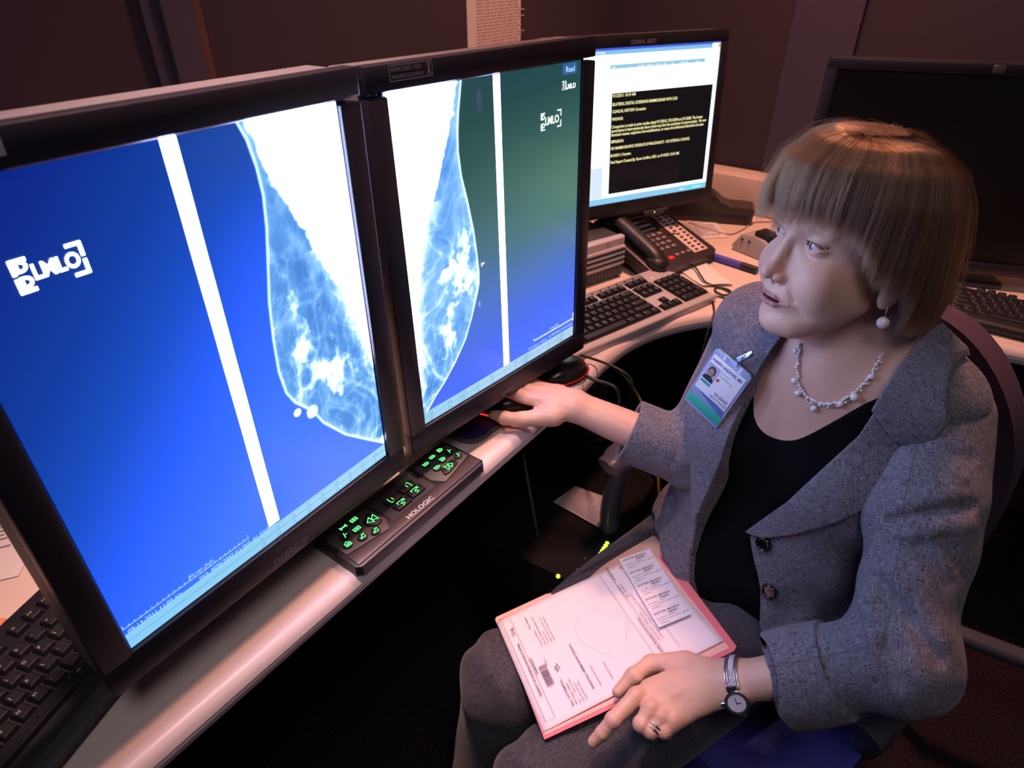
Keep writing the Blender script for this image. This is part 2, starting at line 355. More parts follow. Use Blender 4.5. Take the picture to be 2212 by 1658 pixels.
def pic_right(u, v):
    # glare and off-axis tint painted into the emission: greenish above, blue below
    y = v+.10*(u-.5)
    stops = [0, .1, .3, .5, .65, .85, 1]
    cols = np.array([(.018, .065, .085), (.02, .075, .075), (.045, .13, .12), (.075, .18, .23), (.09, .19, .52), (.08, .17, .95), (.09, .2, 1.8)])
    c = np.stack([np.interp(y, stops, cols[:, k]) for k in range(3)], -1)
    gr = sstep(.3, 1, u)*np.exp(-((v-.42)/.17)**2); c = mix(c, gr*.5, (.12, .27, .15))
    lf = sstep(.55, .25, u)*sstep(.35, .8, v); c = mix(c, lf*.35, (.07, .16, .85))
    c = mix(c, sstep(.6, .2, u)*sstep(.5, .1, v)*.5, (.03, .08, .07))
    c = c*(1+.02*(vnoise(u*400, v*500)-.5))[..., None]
    skin = [(.322, 0), (.300, .08), (.291, .13), (.287, .18), (.295, .25), (.318, .326), (.341, .421), (.350, .483), (.358, .56), (.355, .60), (.342, .632), (.306, .70), (.261, .771), (.194, .835), (.129, .885), (.074, .918), (.034, .948), (.01, .965)]
    pec = [(.294, 0), (.268, .08), (.229, .155), (.182, .241), (.151, .294), (.104, .369), (.073, .456), (.046, .529), (.03, .603), (.02, .676), (.0, .8), (-.05, 1)]
    gl = [(.28, .49, .04, .075, -.35), (.25, .54, .05, .06, .2), (.29, .56, .05, .05, 0), (.19, .52, .03, .05, .9), (.19, .66, .04, .09, .35), (.17, .76, .04, .06, .5), (.31, .615, .02, .03, .3)]
    T, ins, d = mammo(u, v, skin, pec, gl, None, None, 21, -1)
    T = np.where(T > 1.5, 1.6, T*.95+.09+.05*sstep(.9, .5, v))
    c = c*(1-ins[..., None])+tint(T)*ins[..., None]
    c = mix(c, np.exp(-(d/.003)**2)*(v < .965), (.85, 1.4, 1.8))
    s0 = .478+.006*v; t = sstep(0, .003, u-s0)*sstep(0, .003, s0+.038-u)*(v < .962); c = mix(c, t, WH*.9)
    c = mix(c, sstep(.013, .004, np.hypot((u-.352)*1.6, (v-.672)*.9))*.8, (.3, .55, 1.1))
    c = mix(c, sstep(.05, .01, np.hypot((u-.405)*2.5, (v-.06)*1.1))*.3, (.12, .10, .35))
    bar = np.stack([.36+.1*u, .68+.0*u, .92+0*u], -1)
    for a, b in ((.0, .05), (.19, .25), (.60, .68), (.86, .93)):
        bar = np.where(((u > a) & (u < b) & (v > .958))[..., None], bar*.93, bar)
    bar = bar*np.where(np.abs(v-.979) < .0012, .82, 1.)[..., None]
    c = np.where((v > .9585)[..., None], bar, c)
    c = np.where(((u > .881) & (u < .972) & (v > .004) & (v < .037))[..., None], (.03, .13, .36), c)
    return c

M_scr = screen_mat('panel_picture')
E_txt = emit_mat('screen_lettering', (.8, .95, 1), 4.0)
E_txt2 = emit_mat('screen_lettering_soft', (.45, .8, 1), 1.1)
E_icon = emit_mat('screen_icons', (.10, .3, .5), .8)
M_logo = mat('printed_logo', (.36, .33, .42), .5)
M_pink = mat('ribbon_pink', (.6, .38, .38), .5)
MT = lambda x, z, y=-.0012: Matrix.Translation((x, y, z)) @ Matrix.Rotation(math.pi/2, 4, 'X')
SP = lambda u, v: ((u-.5)*.338, (.5-v)*.422)
def logo_barco(tx, cx, cz, s=.0085):
    # rounded block capitals drawn as strokes with a ring and cross line for the last letter
    L = {'B': [[(0, 0), (0, 1), (.65, 1), (.75, .85), (.7, .55), (0, .55)], [(.7, .55), (.8, .3), (.7, 0), (0, 0)]],
         'A': [[(0, 0), (0, .7), (.35, 1), (.75, 1), (.75, 0)], [(0, .42), (.75, .42)]],
         'R': [[(0, 0), (0, 1), (.75, 1), (.75, .5), (0, .5)], [(.4, .5), (.8, 0)]],
         'C': [[(.8, 1), (.2, 1), (0, .8), (0, .2), (.2, 0), (.8, 0)]]}
    x = cx-s*2.45
    for ch in 'BARC':
        for st in L[ch]: tx.line([(x+a*s*.95, cz+b*s) for a, b in st], s*.16)
        x += s*1.07
    c = (x+s*.5, cz+s*.5)
    for rr in (.5, .2): tx.line([(c[0]+s*rr*math.cos(t*math.pi/8), c[1]+s*rr*math.sin(t*math.pi/8)) for t in range(17)], s*.13)
    tx.line([(c[0], c[1]), (c[0]+s*.85, c[1]+s*.12)], s*.12)
def diag_monitor(name, pos, yaw, tilt, fn, label, which):
    R = RZ(yaw) @ RX(tilt); root = empty(name, pos, R, label, 'monitor')
    W2, T, B = .1975, .2385, .248
    h = MB()
    h.box((0, .034, (T-B)/2), (.392, .05, T+B-.006), r=.004)
    h.box((0, .075, -.01), (.30, .04, .36), r=.012)
    h.build('rear_housing', M_house, root)
    b = MB()   # front bezel: four members with a stepped inner lip
    for (c, s) in (((0, 0, (T+.2125)/2), (2*W2, .018, T-.2125)), ((0, 0, -(B+.2125)/2), (2*W2, .018, B-.2125)), ((-(W2+.1705)/2, 0, -.005), (W2-.1705, .018, .426)), (((W2+.1705)/2, 0, -.005), (W2-.1705, .018, .426))):
        b.box((c[0], .0, c[2]), s, r=.0022)
    for (c, s) in (((0, .004, .2125), (.345, .008, .003)), ((0, .004, -.2125), (.345, .008, .003)), ((-.1705, .004, 0), (.003, .008, .428)), ((.1705, .004, 0), (.003, .008, .428))):
        b.box(c, s, r=.001)
    b.build('bezel', M_bezel, root)
    scr = screen_mesh('screen', .338, .422, 560, 700, fn, M_scr, root, -.0045)
    st = MB(); zb = .74-pos[2]
    st.box((0, .085, -.12), (.09, .03, .3), r=.008); st.cyl((0, .13, -.02), (0, .13, zb+.021), .028)
    st.cyl((0, .105, -.02), (0, .135, -.02), .04)
    st.build('stand_column', M_house, root)
    sb = MB(); sb.box((0, .12, zb+.016), (.22, .16, .02), r=.008); sb.build('stand_base', M_house, root)
    tx = TX(); logo_barco(tx, .004 if which else .0045, -.2405); tx.build('maker_lettering', M_logo, root, MT(0, 0, -.0095))
    return root, scr
PL, PR = Vector((-.2622, .5102, 1.0527)), Vector((-.0171, .8527, 1.0472))
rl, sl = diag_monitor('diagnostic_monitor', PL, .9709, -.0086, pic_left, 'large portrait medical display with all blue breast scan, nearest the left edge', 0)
rr, sr = diag_monitor('diagnostic_monitor', PR, .8476, -.0334, pic_right, 'portrait medical display with APPROVED FOR MAMMOGRAPHY sticker and greenish upper screen', 1)
# writing on the left panel
def brackets(tx, u0, v0, u1, v1, l=.026, wd=.0028):
    for (a, b, sx, sy) in ((u0, v0, 1, -1), (u1, v0, -1, -1), (u0, v1, 1, 1), (u1, v1, -1, 1)):
        x, z = SP(a, b); tx.line([(x, z+sy*l*.33), (x, z), (x+sx*l*.33, z)], wd)
def ruler(tx, u0, u1, v, n=12):
    x0, z = SP(u0, v); x1, _ = SP(u1, v); tx.line([(x0, z), (x1, z)], .0008)
    for i in range(n+1):
        x = x0+(x1-x0)*i/n; tx.line([(x, z), (x, z+(.004 if i in (0, n//2, n) else .002))], .0007)
tx = TX(); x, z = SP(.112, .131)
brackets(tx, .118, .131, .25, .182)
x, z = SP(.148, .168); tx.t('LMLO', x, z, .0150, xs=.82, bold=.0005)
x, z = SP(.122, .15); tx.t('D', x, z, .0105, bold=.0006); x, z = SP(.122, .176); tx.t('D', x, z, .0105, bold=.0006)
tx.build('view_lettering', E_txt, sl, MT(0, 0, -.0056))
tx = TX(); ruler(tx, .003, .40, .936, 24)
x, z = SP(.20, .930); tx.t('50 mm (full)', x, z, .0055); x, z = SP(.01, .9555); tx.t('09-13-2011 11:00 am', x, z, .0062)
x, z = SP(.225, .9545); tx.t('W/L 4096/2047 (L) W/L #1 (Default)', x, z, .0062)
tx.build('caption_lettering', E_txt2, sl, MT(0, 0, -.0056))
tx = TX()
for k in range(9):
    for r in (0, 1):
        x, z = SP(.44+k*.063, .970+.02*r-.002); a = .0022
        if (k+r) % 3: tx.line([(x+a*math.cos(t), z+a*math.sin(t)) for t in np.linspace(0, 2*math.pi, 9)], .0004)
        else: tx.line([(x-a, z-a), (x, z+a), (x+a, z-a)], .0004)
tx.build('toolbar_icons', E_icon, sl, MT(0, 0, -.0056))
# writing on the right panel
tx = TX(); brackets(tx, .745, .135, .87, .184, .022, .0016)
x, z = SP(.768, .171); tx.t('LMLO', x, z, .0140, xs=.84, bold=.0003)
x, z = SP(.748, .153); tx.t('D', x, z, .0085, bold=.0003); x, z = SP(.748, .178); tx.t('D', x, z, .0085, bold=.0003)
x, z = SP(.893, .078); tx.t('L', x, z, .015, bold=.0003); x, z = SP(.912, .078); tx.t('MLO', x, z, .0085, bold=.0003)
x, z = SP(.889, .08); tx.t('DAR', x, z, .0062, rot=math.pi/2)
x, z = SP(.369, .542); tx.t('go', x, z, .007)
ruler(tx, .693, .992, .924, 20)
x, z = SP(.993, .932); tx.line([(x, z), (x, z+.014)], .0012)
tx.build('view_lettering', emit_mat('scr_white', (.85, .95, 1), 2.2), sr, MT(0, 0, -.0056))
tx = TX(); x, z = SP(.81, .914); tx.t('50 mm (full)', x, z, .0045); x, z = SP(.655, .9505); tx.t('09-13-2011 11:00 am', x, z, .0052)
x, z = SP(.80, .947); tx.t('W/L 4096/2047 (L) W/L #1 (Default)', x, z, .005, xs=.85)
x, z = SP(.897, .029); tx.t('Read', x, z, .010)
tx.build('caption_lettering', emit_mat('scr_soft', (.6, .85, 1), 1.2), sr, MT(0, 0, -.0056))
tx = TX()
for k, u0 in enumerate((.04, .14, .225, .31, .40, .49, .56, .63, .72, .80, .90)):
    for r in (0, 1):
        x, z = SP(u0, .970+.02*r-.001); a = .0024
        if k % 3 == 0: tx.line([(x+a*math.cos(t), z+a*math.sin(t)) for t in np.linspace(0, 2*math.pi, 9)], .0004)
        elif k % 3 == 1: tx.line([(x-a, z-a), (x-a, z+a), (x, z), (x-a, z-a)], .0004); tx.line([(x+a*1.5, z-a), (x+a*1.5, z+a), (x+a*.5, z), (x+a*1.5, z-a)], .0004)
        else: tx.line([(x-a, z-a), (x+a, z+a)], .0004)
tx.build('toolbar_icons', E_icon, sr, MT(0, 0, -.0056))
# stickers
stk = MB(); stk.box((-.137, -.0095, .2288), (.061, .0006, .0165), r=.0002); sk = stk.build('approval_sticker', M_black, rr)
tx = TX(); x0, x1, z0, z1 = -.1665, -.1075, .2215, .2362
tx.line([(x0, z0), (x1, z0), (x1, z1), (x0, z1), (x0, z0)], .0008)
tx.t('APPROVED  FOR', -.1645, .2302, .0058, xs=.96); tx.t('MAMMOGRAPHY', -.1645, .2234, .0058, xs=1.0)
tx.build('sticker_lettering', M_logo, sk, MT(0, 0, -.0100))
tx = TX(); cx, cz = -.1125, .229
tx.line([(cx-.0026, cz-.0062), (cx+.0008, cz+.001), (cx+.0016, cz+.0045), (cx, cz+.0062), (cx-.0016, cz+.0045), (cx-.0008, cz+.001), (cx+.0026, cz-.0062)], .0012)
tx.build('ribbon_mark', M_pink, sk, MT(0, 0, -.0101))
stk = MB(); stk.box((-.137, -.0095, .2288), (.061, .0006, .0165), r=.0002); sk = stk.build('approval_sticker', M_logo, rl)
# ---------------------------------------------------------------- keyboards
ROWS = [ (5.3, [(0, 'Esc'), (2, 'F1'), (3, 'F2'), (4, 'F3'), (5, 'F4'), (6.5, 'F5'), (7.5, 'F6'), (8.5, 'F7'), (9.5, 'F8'), (11, 'F9'), (12, 'F10'), (13, 'F11'), (14, 'F12'), (15.5, 'Prt'), (16.5, 'Scr'), (17.5, 'Brk')]),
 (4, [(i, c) for i, c in enumerate('`1234567890-=')]+[(13, 'Back', 2), (15.5, 'Ins'), (16.5, 'Hm'), (17.5, 'PgU'), (19, 'Num'), (20, '/'), (21, '*'), (22, '-')]),
 (3, [(0, 'Tab', 1.5)]+[(1.5+i, c) for i, c in enumerate('QWERTYUIOP[]')]+[(13.5, '\\', 1.5), (15.5, 'Del'), (16.5, 'End'), (17.5, 'PgD'), (19, '7'), (20, '8'), (21, '9'), (22, '+', 1, 2)]),
 (2, [(0, 'Caps', 1.75)]+[(1.75+i, c) for i, c in enumerate("ASDFGHJKL;'")]+[(12.75, 'Enter', 2.25), (19, '4'), (20, '5'), (21, '6')]),
 (1, [(0, 'Shift', 2.25)]+[(2.25+i, c) for i, c in enumerate('ZXCVBNM,./')]+[(12.25, 'Shift', 2.75), (16.5, '^'), (19, '1'), (20, '2'), (21, '3'), (22, 'Ent', 1, 2)]),
 (0, [(0, 'Ctrl', 1.25), (1.25, 'W', 1.25), (2.5, 'Alt', 1.25), (3.75, '', 6.25), (10, 'Alt', 1.25), (11.25, 'W', 1.25), (12.5, 'M', 1.25), (13.75, 'Ctrl', 1.25), (15.5, '<'), (16.5, 'v'), (17.5, '>'), (19, '0', 2), (21, '.')])]
KU = .01905; KC = {}
def key_mesh(wd, ht, lab):
    k = (wd, ht, lab)
    if k not in KC:
        a, b = wd*KU-.0012, ht*KU-.0012; bm = bmesh.new()
        A = [bm.verts.new((x, y, 0)) for x, y in ((-a/2, -b/2), (a/2, -b/2), (a/2, b/2), (-a/2, b/2))]
        i = .0028; B = [bm.verts.new((x, y+.0006, .0068)) for x, y in ((-a/2+i, -b/2+i), (a/2-i, -b/2+i), (a/2-i, b/2-i*.6), (-a/2+i, b/2-i*.6))]
        f = [bm.faces.new(B)]+[bm.faces.new((A[j], A[(j+1) % 4], B[(j+1) % 4], B[j])) for j in range(4)]
        bmesh.ops.bevel(bm, geom=list(f[0].edges), offset=.0008, segments=1, affect='EDGES')
        me = bpy.data.meshes.new('key'); 
        if lab:
            t = text_mesh(lab, .0052 if len(lab) == 1 else .0036); t.transform(Matrix.Translation((-a/2+.0042, .0005, .00695)))
            old = set(bm.faces); bm.from_mesh(t)
            for q in bm.faces:
                if q not in old: q.material_index = 1
            bpy.data.meshes.remove(t)
        bm.to_mesh(me); bm.free(); me.materials.append(M_key); me.materials.append(M_keylab); KC[k] = me
    return KC[k]
def keyboard(pos, rot, label, body_m, seen, outline=None, zk=.0, cat='keyboard'):
    # local frame: x right, y back, origin at the front-left key corner on the key bed
    root = empty('keyboard', pos, rot, label, cat)
    hid = bmesh.new()
    for r, (ry, ks) in enumerate(ROWS):
        for it in ks:
            kx, lab = it[0], it[1]; wd = it[2] if len(it) > 2 else 1; ht = it[3] if len(it) > 3 else 1
            cx = (kx+wd/2)*KU; cy = (ry+1-ht/2)*KU; me = key_mesh(wd, ht, lab)
            if seen(cx, cy):
                o = link('key', me, None, root); o.location = (cx, cy, zk)
            else:
                t = me.copy(); t.transform(Matrix.Translation((cx, cy, zk))); hid.from_mesh(t); bpy.data.meshes.remove(t)
    if len(hid.verts):
        me = bpy.data.meshes.new('key_remainder'); hid.to_mesh(me); me.materials.append(M_key); me.materials.append(M_keylab)
        o = link('key_remainder', me, None, root); o['kind'] = 'stuff'
    hid.free(); return root
# silver keyboard in front of the report screen
kR = RZ(.663) @ RX(.122); nk = Vector((.328, 1.335, .771)); org = nk + kR @ Vector((-19.5*KU, -4.5*KU, -.0068))
k1 = keyboard(org, kR, 'silver keyboard with black keys between the report screen and the desk edge', M_silver, lambda x, y: x > .11)
ol = [(-.014, -.020), (-.008, -.023), (.437, -.023), (.443, -.018), (.443, .096), (.440, .101), (.418, .134), (.410, .139), (-.006, .139), (-.014, .132)]
mb = MB(); mb.prism(ol, -.013, .0012, r=.002); mb.build('case', M_silver, k1)
mb = MB(); mb.tube([(-.012, -.0175, .0015), (.441, -.0175, .0015)], .0052, 12); mb.build('front_rail', M_silver, k1)
mb = MB()
for (a, b, c, d) in ((-.001, -.001, 15*KU+.001, 5*KU+.001), (15.5*KU-.001, -.001, 18.5*KU+.001, KU+.001), (16.5*KU-.001, KU, 17.5*KU+.001, 2*KU+.001), (15.5*KU-.001, 3*KU-.001, 18.5*KU+.001, 5*KU+.001), (19*KU-.001, -.001, 23*KU+.001, 5*KU+.001), (15.5*KU-.001, 5.3*KU-.001, 18.5*KU+.001, 6.3*KU+.001), (2*KU, 5.3*KU-.001, 6*KU, 6.3*KU+.001), (6.5*KU, 5.3*KU-.001, 10.5*KU, 6.3*KU+.001), (11*KU-.001, 5.3*KU-.001, 15*KU+.001, 6.3*KU+.001)):
    mb.box(((a+c)/2, (b+d)/2, .0005), (c-a, d-b, .0024))
mb.build('key_bed', M_black, k1, sm=False)
mb = MB(); mb.box((.22, .128, .0012), (.28, .013, .0012), r=.0005); p = mb.build('media_strip', mat('strip_grey', (.3, .28, .3), .4, metal=.3), k1)
for i in range(9):
    mb = MB(); mb.cyl((.13+i*.025, .128, .0015), (.13+i*.025, .128, .0030), .0028, n=12); mb.build('media_button', M_dark, p)
mb = MB(); mb.cyl((19.7*KU, 5.75*KU, .001), (19.7*KU, 5.75*KU, .0018), .0016, n=10); mb.build('lock_light', emit_mat('lamp_yellow', (1, .75, .2), 1.2), k1)
# black keyboard at the lower left, partly below the big display
fR = RZ(math.radians(75)) @ RX(.06)
o2 = Vector((-.33, .62, .757)) + fR @ Vector((-.4455, .040, 0))
k2 = keyboard(o2, fR, 'black keyboard lying behind the lower left corner of the large display', M_black, lambda x, y: x > .13)
mb = MB(); mb.prism([(-.012, -.034), (.447, -.034), (.447, .135), (-.012, .135)], -.012, .001, r=.003); mb.build('case', M_black, k2)
mb = MB(); mb.box((.218, -.026, -.002), (.452, .02, .008), r=.003); mb.build('palm_edge', M_dark, k2)
# keyboard on the far right part of the desk
rR = RZ(-math.radians(35.8)) @ RX(.08)
o3 = Vector((.88, 1.202, .758)) + rR @ Vector((.012, .034, 0))
k3 = keyboard(o3, rR, 'dark keyboard under the unlit wide screen behind the woman', M_black, lambda x, y: x < .22)
mb = MB(); mb.prism([(-.014, -.030), (.449, -.030), (.449, .118), (-.014, .118)], -.012, .001, r=.003); mb.build('case', M_black, k3)
mb = MB(); mb.box((.218, -.022, -.0005), (.452, .014, .008), r=.003); mb.build('palm_edge', M_dark, k3)

# ---------------------------------------------------------------- report monitor
def pic_report(u, v):
    c = np.zeros(u.shape+(3,))+np.array([1.55, 1.65, 1.75])
    def R(u0, v0, u1, v1, col):
        c[(u >= u0) & (u <= u1) & (v >= v0) & (v <= v1)] = col
    R(0, 0, 1, .038, (.25, .55, .85)); R(0, .0, 1, .012, (.06, .12, .8))
    R(.945, .008, 1, .034, (1.4, 1.5, 1.6)); R(.985, .01, 1, .034, (1.2, .45, .4))
    R(0, .038, 1, .085, (1.15, 1.25, 1.35)); R(.52, .085, .60, .115, (1.3, 1.4, 1.5)); R(.605, .085, .61, .115, (.3, .5, .8))
    R(.31, .10, .905, .122, (.30, .60, .78))
    R(0, .11, .285, .112, (.8, .95, 1.2)); R(.288, .10, .292, .955, (1.0, 1.15, 1.45))
    R(0, .225, .285, .229, (.7, .85, 1.2)); R(0, .42, .285, .424, (.7, .85, 1.2)); R(0, .455, .285, .459, (.7, .85, 1.2))
    R(.292, .248, 1, .252, (1.0, 1.1, 1.5)); R(.0, .74, .285, .955, (.72, .85, 1.1))
    R(.327, .272, .976, .935, (.004, .004, .006))
    R(0, .958, 1, 1, (.28, .62, .9)); R(.86, .964, .97, .996, (.16, .72, .95)); R(0, .964, .17, .996, (.5, .8, .95))
    R(.155, .196, .215, .206, (.01, .01, .3))
    return c
m3c = Vector((.481, 1.631, .891)); m3R = RZ(.464) @ RX(-.082)
rm = empty('report_monitor', m3c + m3R @ Vector((-.215, 0, .1615)), m3R, 'wide desktop screen showing a white window with black report text', 'monitor')
mb = MB()
for (c, s) in (((0, 0, .174), (.47, .016, .025)), ((0, 0, -.178), (.47, .016, .033)), ((-.225, 0, 0), (.02, .016, .324)), ((.225, 0, 0), (.02, .016, .324))): mb.box((c[0], .003, c[2]), s, r=.002)
mb.build('bezel', M_black, rm)
mb = MB(); mb.box((0, .032, 0), (.466, .045, .372), r=.01); mb.box((0, .06, 0), (.3, .03, .26), r=.012); mb.build('rear_housing', M_house, rm)
s3 = screen_mesh('screen', .43, .323, 560, 420, pic_report, M_scr, rm, -.002)
mb = MB(); mb.box((0, .085, -.16), (.07, .025, .22), r=.006); mb.build('stand_column', M_black, rm)
mb = MB(); mb.box((0, .06, -.285+.022), (.24, .17, .012), r=.004); mb.build('stand_base', M_black, rm)
mb = MB(); mb.box((.055, -.006, -.1995), (.06, .012, .012), r=.002); ctl = mb.build('control_strip', M_dark, rm)
mb = MB(); mb.ball((.055, -.0115, -.198), .0016, 10); mb.build('power_light', emit_mat('lamp_green', (.3, 1, .1), 3), ctl)
TP = lambda u, v: ((u-.5)*.43, (.5-v)*.323)
tx = TX(); f = (1-.0)
for txt, v, u1 in (('9/13/2011 10:19 AM', .284, .470), ('BILATERAL DIGITAL SCREENING MAMMOGRAM WITH CAD', .337, .742), ('CLINICAL HISTORY: Screening', .382, .541), ('FINDINGS:', .430, .40),
  ('Comparison is made to prior studies dated 9/17/2010, 7/21/2009 and 9/1/2008. The breast', .479, .925), ('parenchyma is heterogeneously dense which may limit the sensitivity of mammography.  No new', .505, .955), ('dominant masses, suspicious microcalcifications, or areas of architectural distortion are seen.', .531, .94),
  ('IMPRESSION:', .576, .41), ('NO MAMMOGRAPHIC EVIDENCE OF MALIGNANCY.  NO INTERVAL CHANGE.', .620, .85), ('BI-RADS 1: Negative', .668, .46), ('Final Report Created By: Karen Lindfors, M.D. on 9/14/2011 8:45 AM', .713, .783)):
    me = text_mesh(txt, .0088, bold=.00018); wd = max(q.co.x for q in me.vertices); x0 = (.331-.5)*.43; x1 = (u1-.5)*.43
    me.transform(Matrix.Translation((x0, (.5-v-.012)*.323, 0)) @ Matrix.Diagonal(((x1-x0)/wd, 1, 1, 1))); tx.bm.from_mesh(me); bpy.data.meshes.remove(me)
tx.build('report_lettering', emit_mat('report_yellow', (1, .93, .45), 1.05), s3, MT(0, 0, -.0027))
tx = TX(); x, z = TP(.005, .03); tx.t('Radiology', x+.09, z, .007)
for k, t in enumerate(('MRN', 'I', 'I', 'Last Name', 'Procedure', 'Accession', 'Exam', 'Site', 'Ordering Date', 'I', 'Status')):
    x, z = TP(.32+k*.052, .119); tx.t(t, x, z, .0052, xs=.8)
x, z = TP(.45, .108); tx.t('Patient Information', x, z+.006, .004)
for k, t in enumerate(('start', 'Inbox', '10:19 AM')): x, z = TP((.02, .81, .90)[k], .988); tx.t(t, x, z, .0065)
tx.build('window_lettering', emit_mat('win_white', (.95, .98, 1), 1.3), s3, MT(0, 0, -.0027))
tx = TX(); tx.t('152.79.44.91 - AD7171', -.035, .1665, .0115, xs=.62); 
mb = MB(); mb.box((.0, -.0052, .1735), (.105, .0008, .016), r=.0002); st3 = mb.build('address_sticker', mat('tape_black', (.02, .02, .025), .15, spec=.8), rm)
tx.build('sticker_lettering', mat('tape_letters', (.3, .28, .3), .5), st3, MT(0, 0, -.0058))
# round grey cap of the monitor arm showing above the report screen
ra = empty('monitor_mount', (.40, 1.93, .74), None, 'round grey arm head rising behind the report screen', 'monitor mount')
mb = MB(); mb.cyl((0, 0, 0), (0, 0, .34), .018); mb.cyl((0, 0, 0), (0, 0, .02), .05); mb.build('post', M_house, ra)
mb = MB(); mb.cyl((-.012, -.02, .39), (.012, .02, .39), .055, n=40); mb.cyl((-.014, -.026, .39), (-.012, -.02, .39), .045, .055, n=40); mb.build('arm_head', mat('pale_grey', (.34, .31, .3), .5), ra)

# ---------------------------------------------------------------- unlit wide screen on the right
hR = RZ(math.radians(-16)); hc = Vector((.653, 1.484, .99)) + hR @ Vector((.307, 0, 0))
hm = empty('wide_monitor', hc, hR, 'unlit wide black screen standing behind the head of the woman', 'monitor')
mb = MB()
for (c, s) in (((0, 0, .2015), (.614, .022, .021)), ((0, 0, -.2035), (.614, .022, .025)), ((-.297, 0, 0), (.02, .022, .384)), ((.297, 0, 0), (.02, .022, .384))): mb.box((c[0], .008, c[2]), s, r=.003)
mb.build('bezel', M_bezel, hm)
mb = MB(); mb.box((0, .04, 0), (.608, .05, .42), r=.012); mb.build('rear_housing', M_black, hm)
mb = MB(); mb.quad([(-.288, .008, -.192), (.288, .008, -.192), (.288, .008, .192), (-.288, .008, .192)]); mb.build('screen', mat('dark_panel', (.014, .012, .01), .32, spec=.6), hm, sm=False)
mb = MB(); mb.box((0, -.004, .2015), (.021, .0015, .014), r=.0015); lo = mb.build('maker_plate', mat('chrome_plate', (.6, .55, .5), .25, metal=.9), hm)
tx = TX(); tx.line([(-.0055+.0055+.0052*math.cos(t), .0052*math.sin(t)) for t in np.linspace(0, 2*math.pi, 17)], .0008); tx.t('hp', -.0034, -.0022, .007); tx.build('maker_lettering', M_dark, lo, Matrix.Translation((0, -.0049, .2015)) @ Matrix.Rotation(math.pi/2, 4, 'X'))
mb = MB(); mb.box((.02, .07, -.19), (.10, .03, .12), r=.006); mb.build('stand_column', M_black, hm)
mb = MB(); mb.box((.02, .10, -.2415), (.30, .20, .014), r=.006); mb.build('stand_base', M_black, hm)

# ---------------------------------------------------------------- slim desktop computer under the report screen
pR = RZ(math.radians(34)); pc = empty('desktop_computer', Vector((.262, 1.437, .742)) + pR @ Vector((-.155, .0, 0)), pR, 'slim silver fronted desktop computer with louvred face left of the telephone', 'computer')
mb = MB(); mb.box((0, .17, .047), (.306, .33, .092), r=.004); mb.build('case', M_dark, pc)
mb = MB(); mb.prism([(-.155, .006), (-.15, -.004), (0, -.010), (.145, -.004), (.155, .004), (.155, .018), (-.155, .018)], .028, .096, r=.003); fc = mb.build('front_panel', M_silver, pc)
for k in range(4):
    mb = MB(); mb.tube([(-.15, -.006, .036+.0125*k), (0, -.0118, .036+.0125*k), (.147, -.006, .036+.0125*k)], .0042, 8); mb.build('louvre', M_silver, fc)
for k in range(3):
    mb = MB(); mb.tube([(-.15, -.005, .0425+.0125*k), (0, -.0108, .0425+.0125*k), (.147, -.005, .0425+.0125*k)], .0022, 6); mb.build('slot', M_black, fc)
mb = MB(); mb.box((0, .008, .014), (.296, .02, .024)); gr = mb.build('grille_recess', M_black, pc)
mb = MB()
for k in range(44): mb.box((-.145+k*.00675, -.003, .0145), (.0028, .006, .022))
mb.build('grille', M_house, gr)
tx = TX(); tx.line([(.095+.005*math.cos(t), .005*math.sin(t)) for t in np.linspace(0, 2*math.pi, 13)], .001); tx.build('maker_mark', M_dark, fc, Matrix.Translation((0, -.0095, .0885)) @ Matrix.Rotation(math.pi/2, 4, 'X'))
# translucent tray holding the report screen's base
tag(MB().box((.285, 1.66, .8555), (.2, .16, .008), r=.003).build('acrylic_plate', mat('pale_plastic', (.42, .4, .42), .3), None), 'pale grey plastic plate lying on top of the slim computer', 'plate')

# ---------------------------------------------------------------- desk telephone
M_ph = mat('phone_plastic', (.045, .035, .035), .4)
fR_ = RZ(math.radians(36)) @ RX(math.radians(17)); ph = empty('desk_telephone', (.405, 1.462, .748), fR_, 'dark multi line desk telephone right of the slim computer', 'telephone')
mb = MB(); mb.prism([(-.115, .0), (-.11, -.012), (.10, -.012), (.118, .0), (.118, .012), (.108, .20), (.10, .212), (-.108, .212), (-.115, .205)], -.004, .022, r=.004)
mb.build('body', M_ph, ph)
mb = MB(); Mw = (fR_.inverted()).to_4x4()
mb.prism([(-.10, .03), (.10, .03), (.10, .2), (-.10, .2)], -.004, .0)
mb.box((0, .17, -.03), (.17, .05, .052), r=.005); mb.build('foot', M_ph, ph)
mb = MB(); P = [(-.085, -.008, .030), (-.085, .02, .044), (-.085, .06, .048), (-.085, .14, .05), (-.085, .185, .048), (-.085, .215, .034)]
mb.tube(interp(P, 4), .021, 12, flat=.7); mb.ball((-.085, .01, .034), (.027, .03, .018)); mb.ball((-.085, .19, .034), (.027, .032, .018)); mb.build('handset', M_black, ph)
mb = MB(); mb.box((-.085, .1, .020), (.062, .215, .014), r=.005); mb.build('cradle', M_ph, ph)
M_but = mat('phone_button', (.30, .24, .2), .5); labs = ['1', '2', '3', '4', '5', '6', '7', '8', '9', '*', '0', '#']
M_lab = mat('label_strip', (.75, .6, .56), .6)
for i, l in enumerate(labs):
    mb = MB(); x, y = -.026+(i % 3)*.021, .105-(i//3)*.0175; mb.box((x, y, .0235), (.013, .010, .005), r=.002); b = mb.build('number_button', M_but, ph)
    tx = TX(); tx.t(l, x-.0018, y-.0022, .006); tx.build('digit', M_dark, b, Matrix.Translation((0, 0, .0263)))
